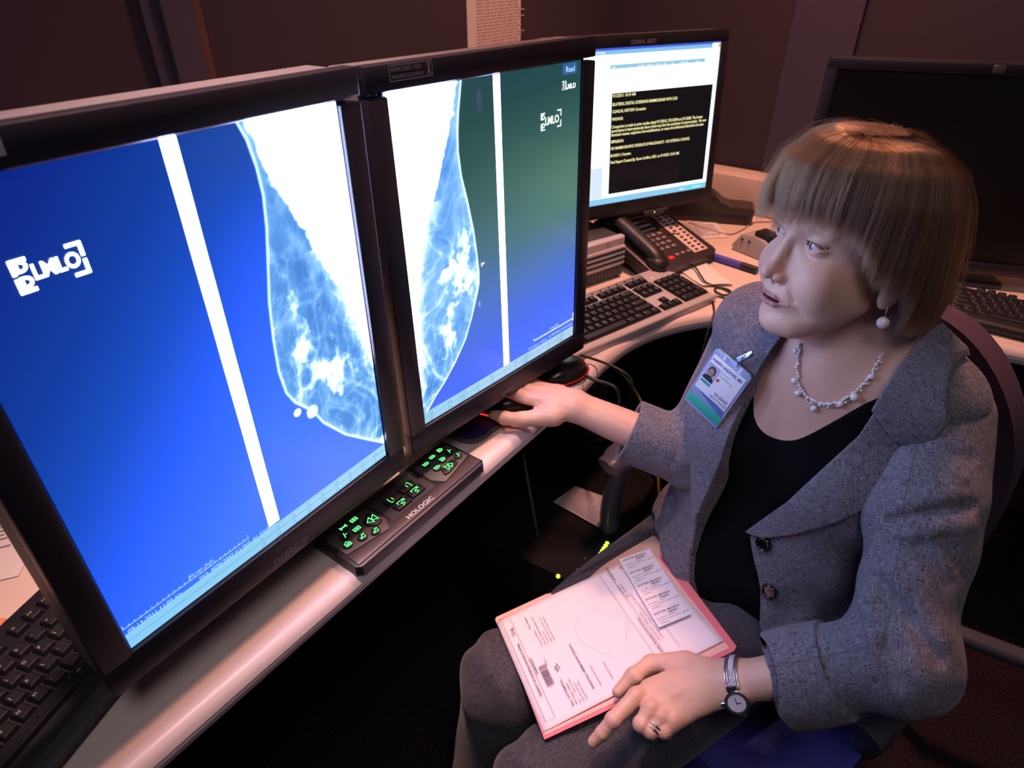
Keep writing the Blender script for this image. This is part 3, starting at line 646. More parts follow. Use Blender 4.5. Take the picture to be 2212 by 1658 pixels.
for r in range(4):
    mb = MB(); mb.box((-.008, .128+r*.0175, .0222), (.062, .006, .0012)); st = mb.build('label_strip', M_lab, ph)
    for k in range(4):
        mb = MB(); mb.box((-.033+k*.0165, .134+r*.0175, .023), (.012, .005, .003), r=.001); mb.build('feature_button', M_dark, st)
mb = MB(); mb.box((.074, .105, .0222), (.048, .188, .0014)); st = mb.build('line_panel', M_lab, ph)
for r in range(14):
    for k in range(2):
        mb = MB(); mb.box((.064+k*.022, .019+r*.0132, .0235), (.010, .006, .003), r=.0008); mb.build('line_button', M_dark, st)
mb = MB(); mb.box((-.026, .018, .0235), (.016, .011, .005), r=.003); mb.build('message_button', mat('red_button', (.75, .03, .02), .35, emis=(1, .05, .03), estr=.25), ph)
for k in range(3):
    mb = MB(); mb.box((-.002+k*.02, .022, .0235), (.012, .009, .004), r=.002); mb.build('function_button', M_but, ph)
mb = MB(); mb.tube(interp([(-.09, -.01, .015), (-.07, -.03, .0), (-.05, -.035, -.003)], 5), .003, 8); mb.build('cord', M_black, ph)

# ---------------------------------------------------------------- black tray, label holder, papers, marker on the desk
bt = empty('letter_tray', (.560, 1.832, .741), RZ(math.radians(-14)), 'long black curved plastic rest at the foot of the ledge', 'tray')
M_tray = mat('tray_black', (.03, .026, .026), .35)
prof = interp([(-.13, .075), (-.06, .082), (.0, .078), (.045, .05), (.09, .047), (.12, .045)], 4)
mb = MB(); mb.prism([(-.13, 0)]+[(a, b) for a, b in prof]+[(.125, .04), (.12, 0)], 0, .075, M=Matrix.Rotation(math.pi/2, 4, 'X') @ Matrix.Translation((0, 0, -.04)), r=.004); mb.build('body', M_tray, bt)
mb = MB(); mb.box((.0, -.0365, .018), (.22, .004, .012), r=.002); mb.build('side_rib', M_black, bt)
dh = empty('label_dispenser', (.632, 1.545, .741), RZ(math.radians(-56)), 'light grey plastic dispenser with a black insert beside the blue marker', 'dispenser')
M_lg = mat('light_grey_plastic', (.42, .4, .42), .45)
mb = MB(); mb.prism([(-.075, .0), (-.082, .012), (-.06, .045), (-.05, .05), (-.02, .052), (.01, .05), (.05, .03), (.075, .0)], 0, .052, M=Matrix.Rotation(math.pi/2, 4, 'X') @ Matrix.Translation((0, 0, -.026)), r=.003); mb.build('body', M_lg, dh)
mb = MB(); mb.box((.005, 0, .054), (.06, .040, .022), r=.003); mb.build('insert', M_black, dh)
for x in (-.052, -.03):
    mb = MB(); mb.cyl((x, -.0262, .036), (x, -.0285, .036), .0035, n=12); mb.build('rivet', M_dark, dh)
hp = empty('marker', (.535, 1.492, .7495), RZ(math.radians(-46)), 'blue marker pen lying on the desk right of the telephone', 'marker')
mb = MB(); mb.cyl((-.055, 0, 0), (.028, 0, 0), .0085, n=20); mb.build('barrel', mat('marker_blue', (.09, .08, .5), .35), hp)
mb = MB(); mb.cyl((.028, 0, 0), (.07, 0, 0), .0092, .0085, n=20); mb.build('cap', M_black, hp)
mb = MB(); mb.cyl((-.06, 0, 0), (-.055, 0, 0), .007, .0082, n=20); mb.build('end_plug', M_black, hp)
def sheet(name, corners, z, m, label, cat='paper', curl=.0):
    bm = bmesh.new(); n = 10; a, b, c, d = [Vector((*p, z)) for p in corners]; g = []
    for i in range(n+1):
        g.append([])
        for j in range(n+1):
            s, t = i/n, j/n; p = (a*(1-s)+b*s)*(1-t)+(d*(1-s)+c*s)*t; p.z += curl*(abs(2*t-1)**3)*.5+curl*.3*math.sin(3*s); g[-1].append(bm.verts.new(p))
    for i in range(n):
        for j in range(n): bm.faces.new((g[i][j], g[i+1][j], g[i+1][j+1], g[i][j+1]))
    me = bpy.data.meshes.new(name); bm.normal_update(); bm.to_mesh(me); bm.free(); o = link(name, me, m); o.modifiers.new('thick', 'SOLIDIFY').thickness = .0004; return tag(o, label, cat)
def write_lines(parent, corners, z, rows, m=M_inkg, seed=1, fill=.8, hgt=.35):
    r = random.Random(seed); a, b, c, d = [Vector((*p, z)) for p in corners]; bm = bmesh.new()
    for i in range(rows):
        t = .08+.84*i/rows; x = .07; end = fill*(1 if r.random() > .25 else .55)
        while x < end:
            l = r.uniform(.03, .1)
            q = [(x, t), (min(x+l, .95), t), (min(x+l, .95), t+hgt*.84/rows), (x, t+hgt*.84/rows)]
            bm.faces.new([bm.verts.new((a*(1-s)+b*s)*(1-u)+(d*(1-s)+c*s)*u) for s, u in q]); x += l+.02
    me = bpy.data.meshes.new('printed_lines'); bm.to_mesh(me); bm.free(); return link('printed_lines', me, m, parent)
cA = [(.50, 1.815), (.577, 1.822), (.582, 1.68), (.498, 1.668)]
o = sheet('note_sheet', cA, .7412, M_paper, 'small printed white sheet between telephone and black rest'); write_lines(o, cA, .7424, 12)
cB = [(.392, 1.492), (.472, 1.518), (.507, 1.372), (.437, 1.366)]
cB = [(.398, 1.470), (.475, 1.500), (.509, 1.374), (.437, 1.366)]
sheet('folded_note', cB, .7425, mat('blank_paper', (.84, .82, .78), .8), 'blank folded white note between silver keyboard and telephone', curl=.006)
cC = [(-.76, .66), (-.62, .575), (-.625, .50), (-.80, .60)]
cC = [(-.80, .62), (-.64, .69), (-.605, .535), (-.78, .47)]
o = sheet('printed_sheet', cC, .7412, M_paper, 'printed sheet at the left edge beside the large display'); write_lines(o, cC, .7424, 16)
mb = MB(); mb.box((-.60, .452, .7445), (.05, .038, .006), r=.002); tag(mb.build('sticky_note_pad', mat('orange_pad', (.8, .35, .15), .7), None), 'small orange pad beyond the black keyboard', 'note pad')
# notice on the left wall
s0 = sL(-.100, 1.725); M = Matrix(((U.x, NL.x, 0, P0.x), (U.y, NL.y, 0, P0.y), (0, 0, 1, 0), (0, 0, 0, 1)))
mb = MB(); mb.box((s0+.108, -.0012, 1.30), (.216, .0016, .279), M=M); no = tag(mb.build('wall_notice', M_paper, None, sm=False), 'white printed list taped to the left wall above the displays', 'notice')
bm = bmesh.new(); r = random.Random(4)
for i in range(40):
    z = 1.43-i*.0068; x = s0+.035
    while x < s0+.205:
        l = r.uniform(.006, .03); q = [(x, z), (x+l, z), (x+l, z-.0032), (x, z-.0032)]
        bm.faces.new([bm.verts.new(M @ Vector((a, -.0024, b))) for a, b in q]); x += l+.004
me = bpy.data.meshes.new('printed_lines'); bm.to_mesh(me); bm.free(); link('printed_lines', me, mat('pale_ink', (.62, .42, .38), .8), no)
# ---------------------------------------------------------------- reading-room keypad
kpR = RZ(math.radians(54)); kpc = Vector((-.1400, .6545, .742)); kp = empty('workstation_keypad', kpc, kpR, 'black keypad with glowing green symbols at the desk edge below the displays', 'keypad')
M_kp = mat('keypad_bronze', (.10, .075, .065), .32, metal=.35); M_kpg = mat('keypad_grey', (.09, .085, .08), .5); E_g = emit_mat('glow_green', (.10, 1.0, .22), 2.2)
mb = MB(); mb.prism([(-.145, -.036), (-.137, -.044), (.137, -.044), (.145, -.036), (.145, .062), (-.145, .062)], 0, .016, r=.004); mb.build('base', M_black, kp)
mb = MB(); mb.prism([(-.139, -.038), (.139, -.038), (.139, -.012), (.062, -.026), (.05, -.018), (-.05, -.018), (-.062, -.026), (-.139, -.012)], .012, .0185, r=.001); fr = mb.build('front_plate', M_kp, kp)
tx = TX(); tx.t('HOLOGIC', -.034, -.0345, .0125, xs=1.02, bold=.0002); tx.t('\u00b0', .030, -.030, .006); tx.build('maker_lettering', M_keylab, fr, Matrix.Translation((0, 0, .0189)))
mb = MB(); mb.prism([(-.137, -.009), (-.064, -.022), (-.052, .0), (-.056, .045), (-.137, .045)], .014, .0182, r=.001); pl = mb.build('left_panel', M_kpg, kp)
mb = MB(); mb.prism([(.137, -.009), (.137, .045), (.056, .045), (.052, .0), (.064, -.022)], .014, .0182, r=.001); pr_ = mb.build('right_panel', M_kpg, kp)
mb = MB(); mb.prism([(-.048, -.014), (.048, -.014), (.048, .045), (-.048, .045)], .0125, .0165); pm = mb.build('centre_panel', M_dark, kp)
GL = {'zoom': [[(-1, -.6), (0, .2), (1, -.6), (1, .6), (0, -.2), (-1, .6), (-1, -.6)]], 'rew': [[(1, 1), (0, 0), (1, -1), (1, 1)], [(0, 1), (-1, 0), (0, -1), (0, 1)]], 'fwd': [[(-1, 1), (0, 0), (-1, -1), (-1, 1)], [(0, 1), (1, 0), (0, -1), (0, 1)]],
 'box': [[(-1, -.6), (.6, -.6), (1, 0), (.6, .6), (-1, .6), (-1, -.6)], [(-.4, -.6), (-.4, .6)], [(.2, -.6), (.2, .6)]], 'shield': [[(-.8, -.8), (.4, -.8), (1, 0), (.4, .8), (-.8, .8), (-.8, -.8)], [(-.4, -.3), (.4, .3)], [(-.4, .3), (.3, -.4)]],
 'tool': [[(-.9, -.8), (-.2, 0), (.2, .9), (.6, .3), (.9, .9)], [(-.9, 0), (.3, -.8), (.8, -.3)]], 'S': [[(-.3, -1), (0, 0), (.3, 1)], [(0, 0), (.9, .1)]], 'grid': [[(-1, -.7), (1, -.7), (1, .7), (-1, .7), (-1, -.7)], [(0, -.7), (0, .7)], [(-1, 0), (1, 0)]],
 'arcl': [[(-.9, 1), (-1, 0), (-.9, -1), (-.5, -1)], [(0, -.4), (0, .5)]], 'arcr': [[(.5, 1), (.9, 1), (1, 0), (.9, -1)], [(0, -.4), (0, .5)]], 'zig': [[(-.4, -1), (.4, -.5), (-.4, 0), (.4, .4)], [(-1, .3), (-1, 1), (1, 1), (1, .3), (.6, .6)]], 'doc': [[(-.8, -1), (.8, -1), (.8, .2), (0, 1), (-.8, .5), (-.8, -1)], [(-.4, -.5), (.4, -.5)], [(-.4, 0), (.4, 0)]]}
def kbut(parent, x, y, rx, ry, g, n=14, z=.0182, s=.0048, pts=None):
    mb = MB()
    poly = pts or [(rx*math.cos(2*math.pi*k/n), ry*math.sin(2*math.pi*k/n)) for k in range(n)]
    mb.prism([(x+a, y+b) for a, b in poly], z-.002, z+.0035, r=.001); b = mb.build('keypad_button', M_key, parent)
    tx = TX()
    for st in GL[g]: tx.line([(x+a*s*1.12, y+c*s*.98) for a, c in st], .0014)
    tx.build('glowing_symbol', E_g, b, Matrix.Translation((0, 0, z+.0038)))
for x, y, g in ((-.124, .004, 'doc'), (-.101, -.003, 'tool'), (-.0815, -.0105, 'tool'), (-.116, .021, 'S'), (-.096, .016, 'grid'), (-.106, .036, 'zoom'), (-.086, .035, 'grid')): kbut(pl, x, y, .0080, .0074, g)
kbut(pl, -.070, .012, 0, 0, 'rew', s=.0075, pts=[(-.011, -.004), (-.002, -.016), (.009, -.014), (.012, .010), (.004, .017), (-.011, .008)])
for x, y, g in ((.124, .004, 'S'), (.122, .024, 'S'), (.115, .040, 'shield'), (.10, .019, 'shield'), (.094, .038, 'box'), (.079, .012, 'box'), (.074, .034, 'box')): kbut(pr_, x, y, .0078, .0072, g)
kbut(pr_, .094, -.003, 0, 0, 'fwd', s=.0068, pts=[(-.02, -.008), (-.012, -.011), (.014, -.006), (.02, .002), (.014, .009), (-.014, .007)])
for x, y, g in ((-.018, .020, 'arcl'), (.016, .022, 'arcr'), (-.015, .0, 'zig'), (.018, .002, 'zig')): kbut(pm, x, y, 0, 0, g, z=.0172, s=.0062, pts=[(-.014, -.008), (.014, -.008), (.015, .008), (-.015, .008)])

kp.scale = (.865, .80, .9)
# ---------------------------------------------------------------- mice and pad
pad = empty('mouse_pad', (-.0720, .934, .7415), RZ(math.radians(54)), 'blue mouse mat under the right hand of the woman', 'mouse mat')
rr_ = lambda a, b, r, n=6: [(sx*(a-r)+r*math.cos(t), sy*(b-r)+r*math.sin(t)) for sx, sy, t0 in ((1, 1, 0), (-1, 1, 90), (-1, -1, 180), (1, -1, 270)) for t in [math.radians(t0+90*k/n) for k in range(n+1)]]
mb = MB(); mb.prism(rr_(.115, .10, .03), 0, .003, r=.001); mb.build('mat_base', mat('mat_border', (.11, .09, .07), .7), pad)
mb = MB(); mb.prism(rr_(.109, .094, .028), .003, .0042); mb.build('mat_cover', mat('mat_blue', (.012, .016, .12), .55), pad)
def mouse(name, pos, yaw, label, red):
    r0 = empty(name, pos, RZ(yaw), label, 'mouse'); bm = bmesh.new(); n, m = 28, 16; rows = []
    for j in range(m+1):
        t = j/m*math.pi/2; rows.append([])
        for i in range(n):
            a = 2*math.pi*i/n; rx, ry = .031+.002*math.cos(2*a), .055
            x = rx*math.cos(a)*math.cos(t)**.55; y = ry*math.sin(a)*math.cos(t)**.6; z = .002+.034*math.sin(t)*(1-.22*(y/.055+.25)**2); rows[-1].append(bm.verts.new((x, y, z)))
    for a, b in zip(rows[:-1], rows[1:]):
        for i in range(n): bm.faces.new((a[i], a[(i+1) % n], b[(i+1) % n], b[i]))
    bm.faces.new(rows[-1]); bm.faces.new([bm.verts.new(v.co) for v in rows[0]][::-1])
    me = bpy.data.meshes.new('shell'); bm.to_mesh(me); bm.free(); o = link('shell', me, mat('mouse_black', (.02, .018, .02), .22), r0); smooth(me, 60)
    mb = MB(); mb.tube([(.0325*math.cos(a), .0555*math.sin(a), .0075) for a in np.linspace(2.2, 4.6, 24)], .0016, 6); mb.build('red_band', emit_mat('mouse_red', (1, .02, .03), red), r0)
    mb = MB(); mb.cyl((-.004, .028, .0315), (.004, .028, .0315), .009, n=18); mb.build('wheel', M_dark, r0)
    return r0
mouse('computer_mouse', (-.018, .880, .7462), math.radians(82), 'black mouse with a red light held under her right hand', 1.0)
m2 = mouse('computer_mouse', (.090, .985, .7415), math.radians(125), 'black mouse with a thick cord half hidden below the right hand display', .35)
# ---------------------------------------------------------------- implicit-surface kit for the figure
F4 = np.float32
def smin(a, b, k):
    h = np.clip(.5+.5*(b-a)/k, 0, 1); return b*(1-h)+a*h-k*h*(1-h)
def smax(a, b, k): return -smin(-a, -b, k)
def ell(P, c, r):
    q = (P-np.array(c, F4)); r = np.array(r, F4); k0 = np.sqrt(((q/r)**2).sum(-1)); k1 = np.sqrt(((q/(r*r))**2).sum(-1))+1e-9
    return k0*(k0-1)/k1
def sph(P, c, r): return np.sqrt(((P-np.array(c, F4))**2).sum(-1))-r
def cap(P, a, b, r1, r2=None):
    r2 = r1 if r2 is None else r2; a = np.array(a, F4); b = np.array(b, F4); d = b-a
    t = np.clip(((P-a)@d)/(d@d+1e-12), 0, 1); return np.sqrt((((P-a)-t[..., None]*d)**2).sum(-1))-(r1+(r2-r1)*t)
def chain(P, pts, rs, k):
    d = cap(P, pts[0], pts[1], rs[0], rs[1])
    for i in range(1, len(pts)-1): d = smin(d, cap(P, pts[i], pts[i+1], rs[i], rs[i+1]), k)
    return d
def poly2(x, z, pts):      # signed distance to a closed polygon, negative inside
    pts = np.array(pts, F4); d = np.full(x.shape, 1e9, F4); s = np.ones(x.shape, F4); n = len(pts)
    for i in range(n):
        a, b = pts[i], pts[i-1]; e = b-a; wx, wz = x-a[0], z-a[1]
        t = np.clip((wx*e[0]+wz*e[1])/(e@e), 0, 1); d = np.minimum(d, (wx-e[0]*t)**2+(wz-e[1]*t)**2)
        c1 = z >= a[1]; c2 = z < b[1]; c3 = e[0]*wz > e[1]*wx
        s = np.where((c1 & c2 & c3) | (~c1 & ~c2 & ~c3), -s, s)
    return s*np.sqrt(d)
def surf(f, lo, hi, h, slack=1.9, newton=2):
    lo = np.array(lo, float); B = 8; nb = np.ceil((np.array(hi)-lo)/h/B).astype(int); n = nb*B
    bi = np.stack(np.meshgrid(*[np.arange(k) for k in nb], indexing='ij'), -1).reshape(-1, 3)
    cen = (lo+(bi*B+B/2)*h).astype(F4); dc = np.concatenate([f(cen[i:i+200000]) for i in range(0, len(cen), 200000)])
    G = np.repeat(np.repeat(np.repeat(np.sign(dc).reshape(nb).astype(F4), B, 0), B, 1), B, 2)*1e3
    keep = bi[np.abs(dc) < h*B*.87*slack]; off = np.stack(np.meshgrid(*[np.arange(B)]*3, indexing='ij'), -1).reshape(-1, 3)
    for i in range(0, len(keep), 1500):
        I = (keep[i:i+1500, None]*B+off[None]).reshape(-1, 3); G[I[:, 0], I[:, 1], I[:, 2]] = f((lo+I*h).astype(F4))
    S = G < 0; c = np.zeros(np.array(G.shape)-1, np.uint8)
    for a in (0, 1):
        for b in (0, 1):
            for e in (0, 1): c += S[a:n[0]-1+a, b:n[1]-1+b, e:n[2]-1+e]
    cells = np.argwhere((c > 0) & (c < 8)); idx = -np.ones(c.shape, np.int32); idx[tuple(cells.T)] = np.arange(len(cells))
    acc = np.zeros((len(cells), 3)); cnt = np.zeros(len(cells)); cor = [(a, b, e) for a in (0, 1) for b in (0, 1) for e in (0, 1)]
    val = {q: G[cells[:, 0]+q[0], cells[:, 1]+q[1], cells[:, 2]+q[2]] for q in cor}
    for q in cor:
        for ax in range(3):
            if q[ax]: continue
            r = list(q); r[ax] = 1; r = tuple(r); a, b = val[q], val[r]; m = (a < 0) != (b < 0)
            t = np.where(m, a/np.where(a == b, 1, a-b), 0); t = np.clip(t, 0, 1); p = np.array(q, float)[None]+np.zeros((len(cells), 3)); p[:, ax] = t; acc += p*m[:, None]; cnt += m
    v = lo+(cells+acc/cnt[:, None])*h; quads = []
    for ax in range(3):
        u, w_ = (ax+1) % 3, (ax+2) % 3
        sl0 = [slice(None)]*3; sl1 = [slice(None)]*3; sl0[ax] = slice(0, -1); sl1[ax] = slice(1, None)
        a, b = S[tuple(sl0)], S[tuple(sl1)]; e = np.argwhere(a != b); e = e[(e[:, u] > 0) & (e[:, w_] > 0) & (e[:, u] < n[u]-1) & (e[:, w_] < n[w_]-1)]
        o = np.zeros(3, int); o[u] = 1; o2 = np.zeros(3, int); o2[w_] = 1
        g = lambda k: idx[k[:, 0], k[:, 1], k[:, 2]]
        q = np.stack([g(e), g(e-o), g(e-o-o2), g(e-o2)], -1); fl = a[tuple(e.T)]
        q[~fl] = q[~fl][:, ::-1]; quads.append(q[(q >= 0).all(1)])
    q = np.concatenate(quads)
    for _ in range(newton):
        p = v.astype(F4); e = h*.35; d = f(p); g = np.stack([f(p+np.eye(3, dtype=F4)[k]*e)-f(p-np.eye(3, dtype=F4)[k]*e) for k in range(3)], -1)/(2*e)
        g2 = np.maximum((g**2).sum(-1), .2); st = -(d/g2)[:, None]*g; ln = np.linalg.norm(st, axis=1); st *= np.minimum(1, h*.6/np.maximum(ln, 1e-9))[:, None]; v = v+st
    return v, q
def nz3(P, s, seed=0):    # cheap smooth 3-D noise in -1..1
    x, y, z = (P[..., k]*s for k in range(3)); return (vnoise(x+.37*z, y+.21*x, seed)+vnoise(y+.31*x, z+.17*y, seed+5)+vnoise(z+.23*y, x+.41*z, seed+9))/1.5-1
def add_attr(me, name, arr, kind='FLOAT_COLOR'):
    a = me.attributes.new(name, kind, 'POINT'); a.data.foreach_set('color' if kind == 'FLOAT_COLOR' else 'vector', np.ascontiguousarray(arr, F4).ravel())

# head frame: x = her right, y = forward, z = up, millimetres from between the eyes
HM = np.array([[-.2276057, -.9723986, .0513483], [.9728691, -.2248358, .0545399], [-.0414896, .0623687, .9971904]]); HO = np.array([.322, .708, 1.110])
def w2h(P): return ((P-HO)@HM*1000).astype(F4)
def h2w(P): return (np.asarray(P)/1000)@HM.T+HO
# torso frame: x = her left, y = forward, z = up, metres
TF = np.array([-.787, -.617, 0]); TLx = np.array([.617, -.787, 0]); TO = np.array([.43, .745, 0])
def w2t(P): q = P-TO; return np.stack([q@TLx, q@TF, q[..., 2]], -1).astype(F4)
def t2w(p): p = np.asarray(p, float); return TO+p[..., :1]*TLx+p[..., 1:2]*TF+p[..., 2:]*np.array([0, 0, 1.])

def f_head(H):
    A = H.copy(); A[..., 0] = np.abs(A[..., 0])
    d = ell(A, (0, -82, 28), (72, 90, 84))
    d = smin(d, ell(A, (0, -40, 36), (61, 52, 48)), 18)
    d = smin(d, ell(A, (0, -42, -42), (62, 51, 66)), 16)
    d = smin(d, cap(A, (50, -66, -62), (20, -12, -98), 13, 14), 14)             # jaw line
    d = smin(d, ell(A, (43, -36, -62), (19, 30, 25)), 14)                       # jowl
    d = smin(d, ell(A, (0, -3, -102), (19, 17, 14)), 12)                        # chin
    d = smin(d, ell(A, (35, -13, -42), (26, 21, 27)), 14)                       # cheeks
    d = smin(d, ell(A, (0, -6, -66), (29, 22, 24)), 10)                         # muzzle
    d = smin(d, cap(A, (6, 7, 17), (44, -9, 19), 6, 5), 9)                      # brow
    d = smax(d, -ell(A, (31, 8, 0), (19, 13, 12)), 9)                           # sockets
    d = smin(d, ell(A, (0, -30, -96), (38, 36, 26)), 14)
    # nose
    n = cap(A, (0, 5, 6), (0, 21, -34), 5.2, 7.0); n = smin(n, sph(A, (0, 25.0, -39.5), 7.8), 6)
    n = smin(n, ell(A, (10.5, 14, -43.5), (5.4, 8.5, 6.2)), 5); n = smin(n, cap(A, (0, 8, -30), (0, 14, -48), 7, 5), 5)
    d = smin(d, n, 6); d = smax(d, -ell(A, (5.6, 18.5, -51), (2.9, 5, 4.2)), 2)
    d = smax(d, -cap(A, (19.5, 12.5, -42), (31, 4.5, -64), .8, 1.0), 7)        # fold beside the nose
    d = smax(d, -cap(A, (0, 24.5, -54), (0, 23, -61), 1.6, 2.2), 3)             # philtrum
    # lips
    up = cap(A, (0, 15.6, -67.2), (10, 13.8, -66.6), 3.0, 2.8); up = smin(up, cap(A, (10, 13.8, -66.6), (24, 4.6, -70.5), 2.8, 1.5), 3)
    lo = cap(A, (0, 14.0, -76.4), (10, 12.2, -75.8), 4.3, 3.9); lo = smin(lo, cap(A, (10, 12.2, -75.8), (24, 4.2, -71.5), 3.8, 1.6), 3)
    d = smin(d, up, 2.6); d = smin(d, lo, 2.6)
    d = smax(d, -ell(A, (0, 10, -71.2), (17, 14, 2.4)), 1.2)                    # parted lips
    d = smax(d, -cap(A, (0, 18, -87), (16, 12, -86), 2.4, 2), 6)
    # eyelids: shell round the ball, opened by a slit
    lid = sph(A, (31, -10.5, 0), 13.5); d = smin(d, lid, 3.5)
    d = smax(d, -cap(A, (18, 3.2, 6.3), (31, 6.0, 9.0), .5, .6), 2.2); d = smax(d, -cap(A, (31, 6.0, 9.0), (46, -3.0, 4.6), .6, .5), 2.2)
    x, z = A[..., 0]-31.5, A[..., 2]+.3-.08*(A[..., 0]-31); sl = np.maximum(np.hypot(x, z+17.0)-23.2, np.hypot(x, z-20.5)-24.6)
    sl = np.maximum(sl, 12.4-np.sqrt(((A-np.array((31, -10.5, 0), F4))**2).sum(-1))); sl = np.maximum(sl, -12-A[..., 1])
    d = smax(d, -sl, .8)
    # ears
    E = A.copy(); e = ell(A, (73.5, -84, -26), (7, 17, 30)); e = smin(e, ell(A, (72, -80, -48), (5.5, 10, 12)), 4)
    e = smax(e, -ell(A, (81, -82, -24), (6, 10, 19)), 3); d = smin(d, e, 4)
    return d
def f_neck(T):
    # metres in the torso frame; slim neck with collar bones and the upper chest
    n = cap(T, (0, -.02, .955), (0, .012, 1.035), .056, .052)
    n = smin(n, cap(T, (0, .012, .965), (-.012, .06, 1.03), .03, .034), .03)
    A = T.copy(); A[..., 0] = np.abs(A[..., 0])
    n = smin(n, cap(A, (.018, .050, .957), (.062, .012, 1.02), .009, .012), .014)    # neck cords
    c = torso(T); n = smin(n, c, .045)
    n = smin(n, cap(A, (.022, .060, .946), (.10, .040, .950), .0080, .006), .014)    # collar bones
    return n
def torso(T):
    A = T.copy(); A[..., 0] = np.abs(A[..., 0])
    d = ell(A, (0, -.005, .84), (.148, .102, .16)); d = smin(d, ell(A, (0, .012, .915), (.13, .062, .075)), .04)
    d = smin(d, ell(A, (.074, .062, .80), (.066, .056, .062)), .035)
    d = smin(d, ell(A, (0, -.005, .66), (.145, .105, .15)), .04); d = smin(d, ell(A, (0, -.005, .54), (.18, .135, .12)), .04)
    d = smin(d, cap(A, (0, -.015, .95), (.128, -.012, .918), .05, .048), .03); return smin(d, cap(A, (0, -.02, 1.0), (.11, -.015, .93), .035, .038), .03)
ZCUT = .77
def f_skin_top(P):
    H = w2h(P); T = w2t(P); d = smin(f_head(H)/1000, f_neck(T), .014)
    return np.maximum(d, ZCUT-P[..., 2])

skin_m = bpy.data.materials.new('skin'); skin_m.use_nodes = True
def _skin(m):
    nt = m.node_tree; b = nt.nodes['Principled BSDF']; at = nt.nodes.new('ShaderNodeAttribute'); at.attribute_name = 'tone'
    nt.links.new(at.outputs['Color'], b.inputs['Base Color']); b.inputs['Roughness'].default_value = .42; b.inputs['Specular IOR Level'].default_value = .4
    b.inputs['Subsurface Weight'].default_value = .25; b.inputs['Subsurface Radius'].default_value = (1, .35, .2); b.inputs['Subsurface Scale'].default_value = .004
    tc = nt.nodes.new('ShaderNodeTexCoord'); n = nt.nodes.new('ShaderNodeTexNoise'); n.inputs['Scale'].default_value = 900; n.inputs['Detail'].default_value = 3
    n2 = nt.nodes.new('ShaderNodeTexNoise'); n2.inputs['Scale'].default_value = 140; n2.inputs['Detail'].default_value = 4; ad = nt.nodes.new('ShaderNodeMath'); ad.operation = 'ADD'
    bp = nt.nodes.new('ShaderNodeBump'); bp.inputs['Distance'].default_value = .0005; bp.inputs['Strength'].default_value = .35
    for q in (n, n2): nt.links.new(tc.outputs['Object'], q.inputs['Vector'])
    nt.links.new(n.outputs['Fac'], ad.inputs[0]); nt.links.new(n2.outputs['Fac'], ad.inputs[1])
    nt.links.new(ad.outputs[0], bp.inputs['Height']); nt.links.new(bp.outputs[0], b.inputs['Normal'])
_skin(skin_m)
SK = np.array([.67, .43, .325])
def face_tone(H, v):
    A = H.copy(); A[:, 0] = np.abs(A[:, 0]); c = np.tile(SK, (len(H), 1))*(1+.05*nz3(H, .12, 3))[:, None]
    def blend(w, col): return c*(1-w[:, None])+np.array(col)*w[:, None]
    g = lambda d, a, b: 1-sstep(a, b, d)
    c = blend(g(ell(A, (38, -8, -38), (22, 20, 16)), -4, 9)*.30, (.62, .30, .24))
    c = blend(g(ell(A, (0, 20, -38), (12, 16, 14)), -3, 6)*.42, (.60, .27, .21)); c = blend(g(ell(A, (12, 14, -45), (7, 9, 8)), -2, 4)*.22, (.55, .25, .2))
    c = blend(g(ell(A, (31, 0, -2), (18, 16, 11)), -2, 6)*.25, (.50, .30, .28))
    up = np.minimum(cap(A, (0, 15.8, -67.4), (11, 13.8, -66.8), 3.5, 3.2), cap(A, (11, 13.8, -66.8), (24, 4.6, -70.6), 3.0, 1.4)); lo = np.minimum(cap(A, (0, 14.4, -76.0), (11, 12.2, -75.4), 4.4, 4.0), cap(A, (11, 12.2, -75.4), (24, 4.2, -71.4), 3.8, 1.4))
    c = blend(g(np.minimum(up, lo), -.2, 1.2)*.85*(A[:, 1] > 0), (.36, .135, .135))
    c = blend(g(ell(A, (0, 8, -71.2), (19, 8.5, 3.0)), -.6, .2), (.12, .02, .02))
    sl = cap(A, (19, 0, 1), (31, 3, 5.2), .9, .9); sl = np.minimum(sl, cap(A, (31, 3, 5.2), (44, -5, .8), .9, 1.2)); c = blend(g(sl, 0, .9)*.8, (.07, .035, .03))
    c = blend(g(cap(A, (20, 0, -3), (43, -4, -2.6), .5, .5), 0, 1.3)*.45, (.22, .10, .09))
    br = np.minimum(cap(A, (9, 8, 15.5), (30, 5, 19.5), 2.6, 2.6), cap(A, (30, 5, 19.5), (49, -10, 15.5), 2.4, 1.0)); c = blend(g(br, -.6, 2.0)*.45, (.22, .13, .085))
    return c
parts_v, parts_q, parts_c = [], [], []
v, q = surf(f_skin_top, (.24, .56, ZCUT-.01), (.56, .90, 1.235), .0011)
Hh = w2h(v); cc = face_tone(Hh, v); ch = sstep(1.0, .93, v[:, 2])[:, None]; cc = cc*(1-ch*.35)+np.array([.60, .36, .29])*ch*.35
cc *= (1+.06*nz3(v*1000, .03, 8))[:, None]
parts_v.append(v); parts_q.append(q); parts_c.append(cc)
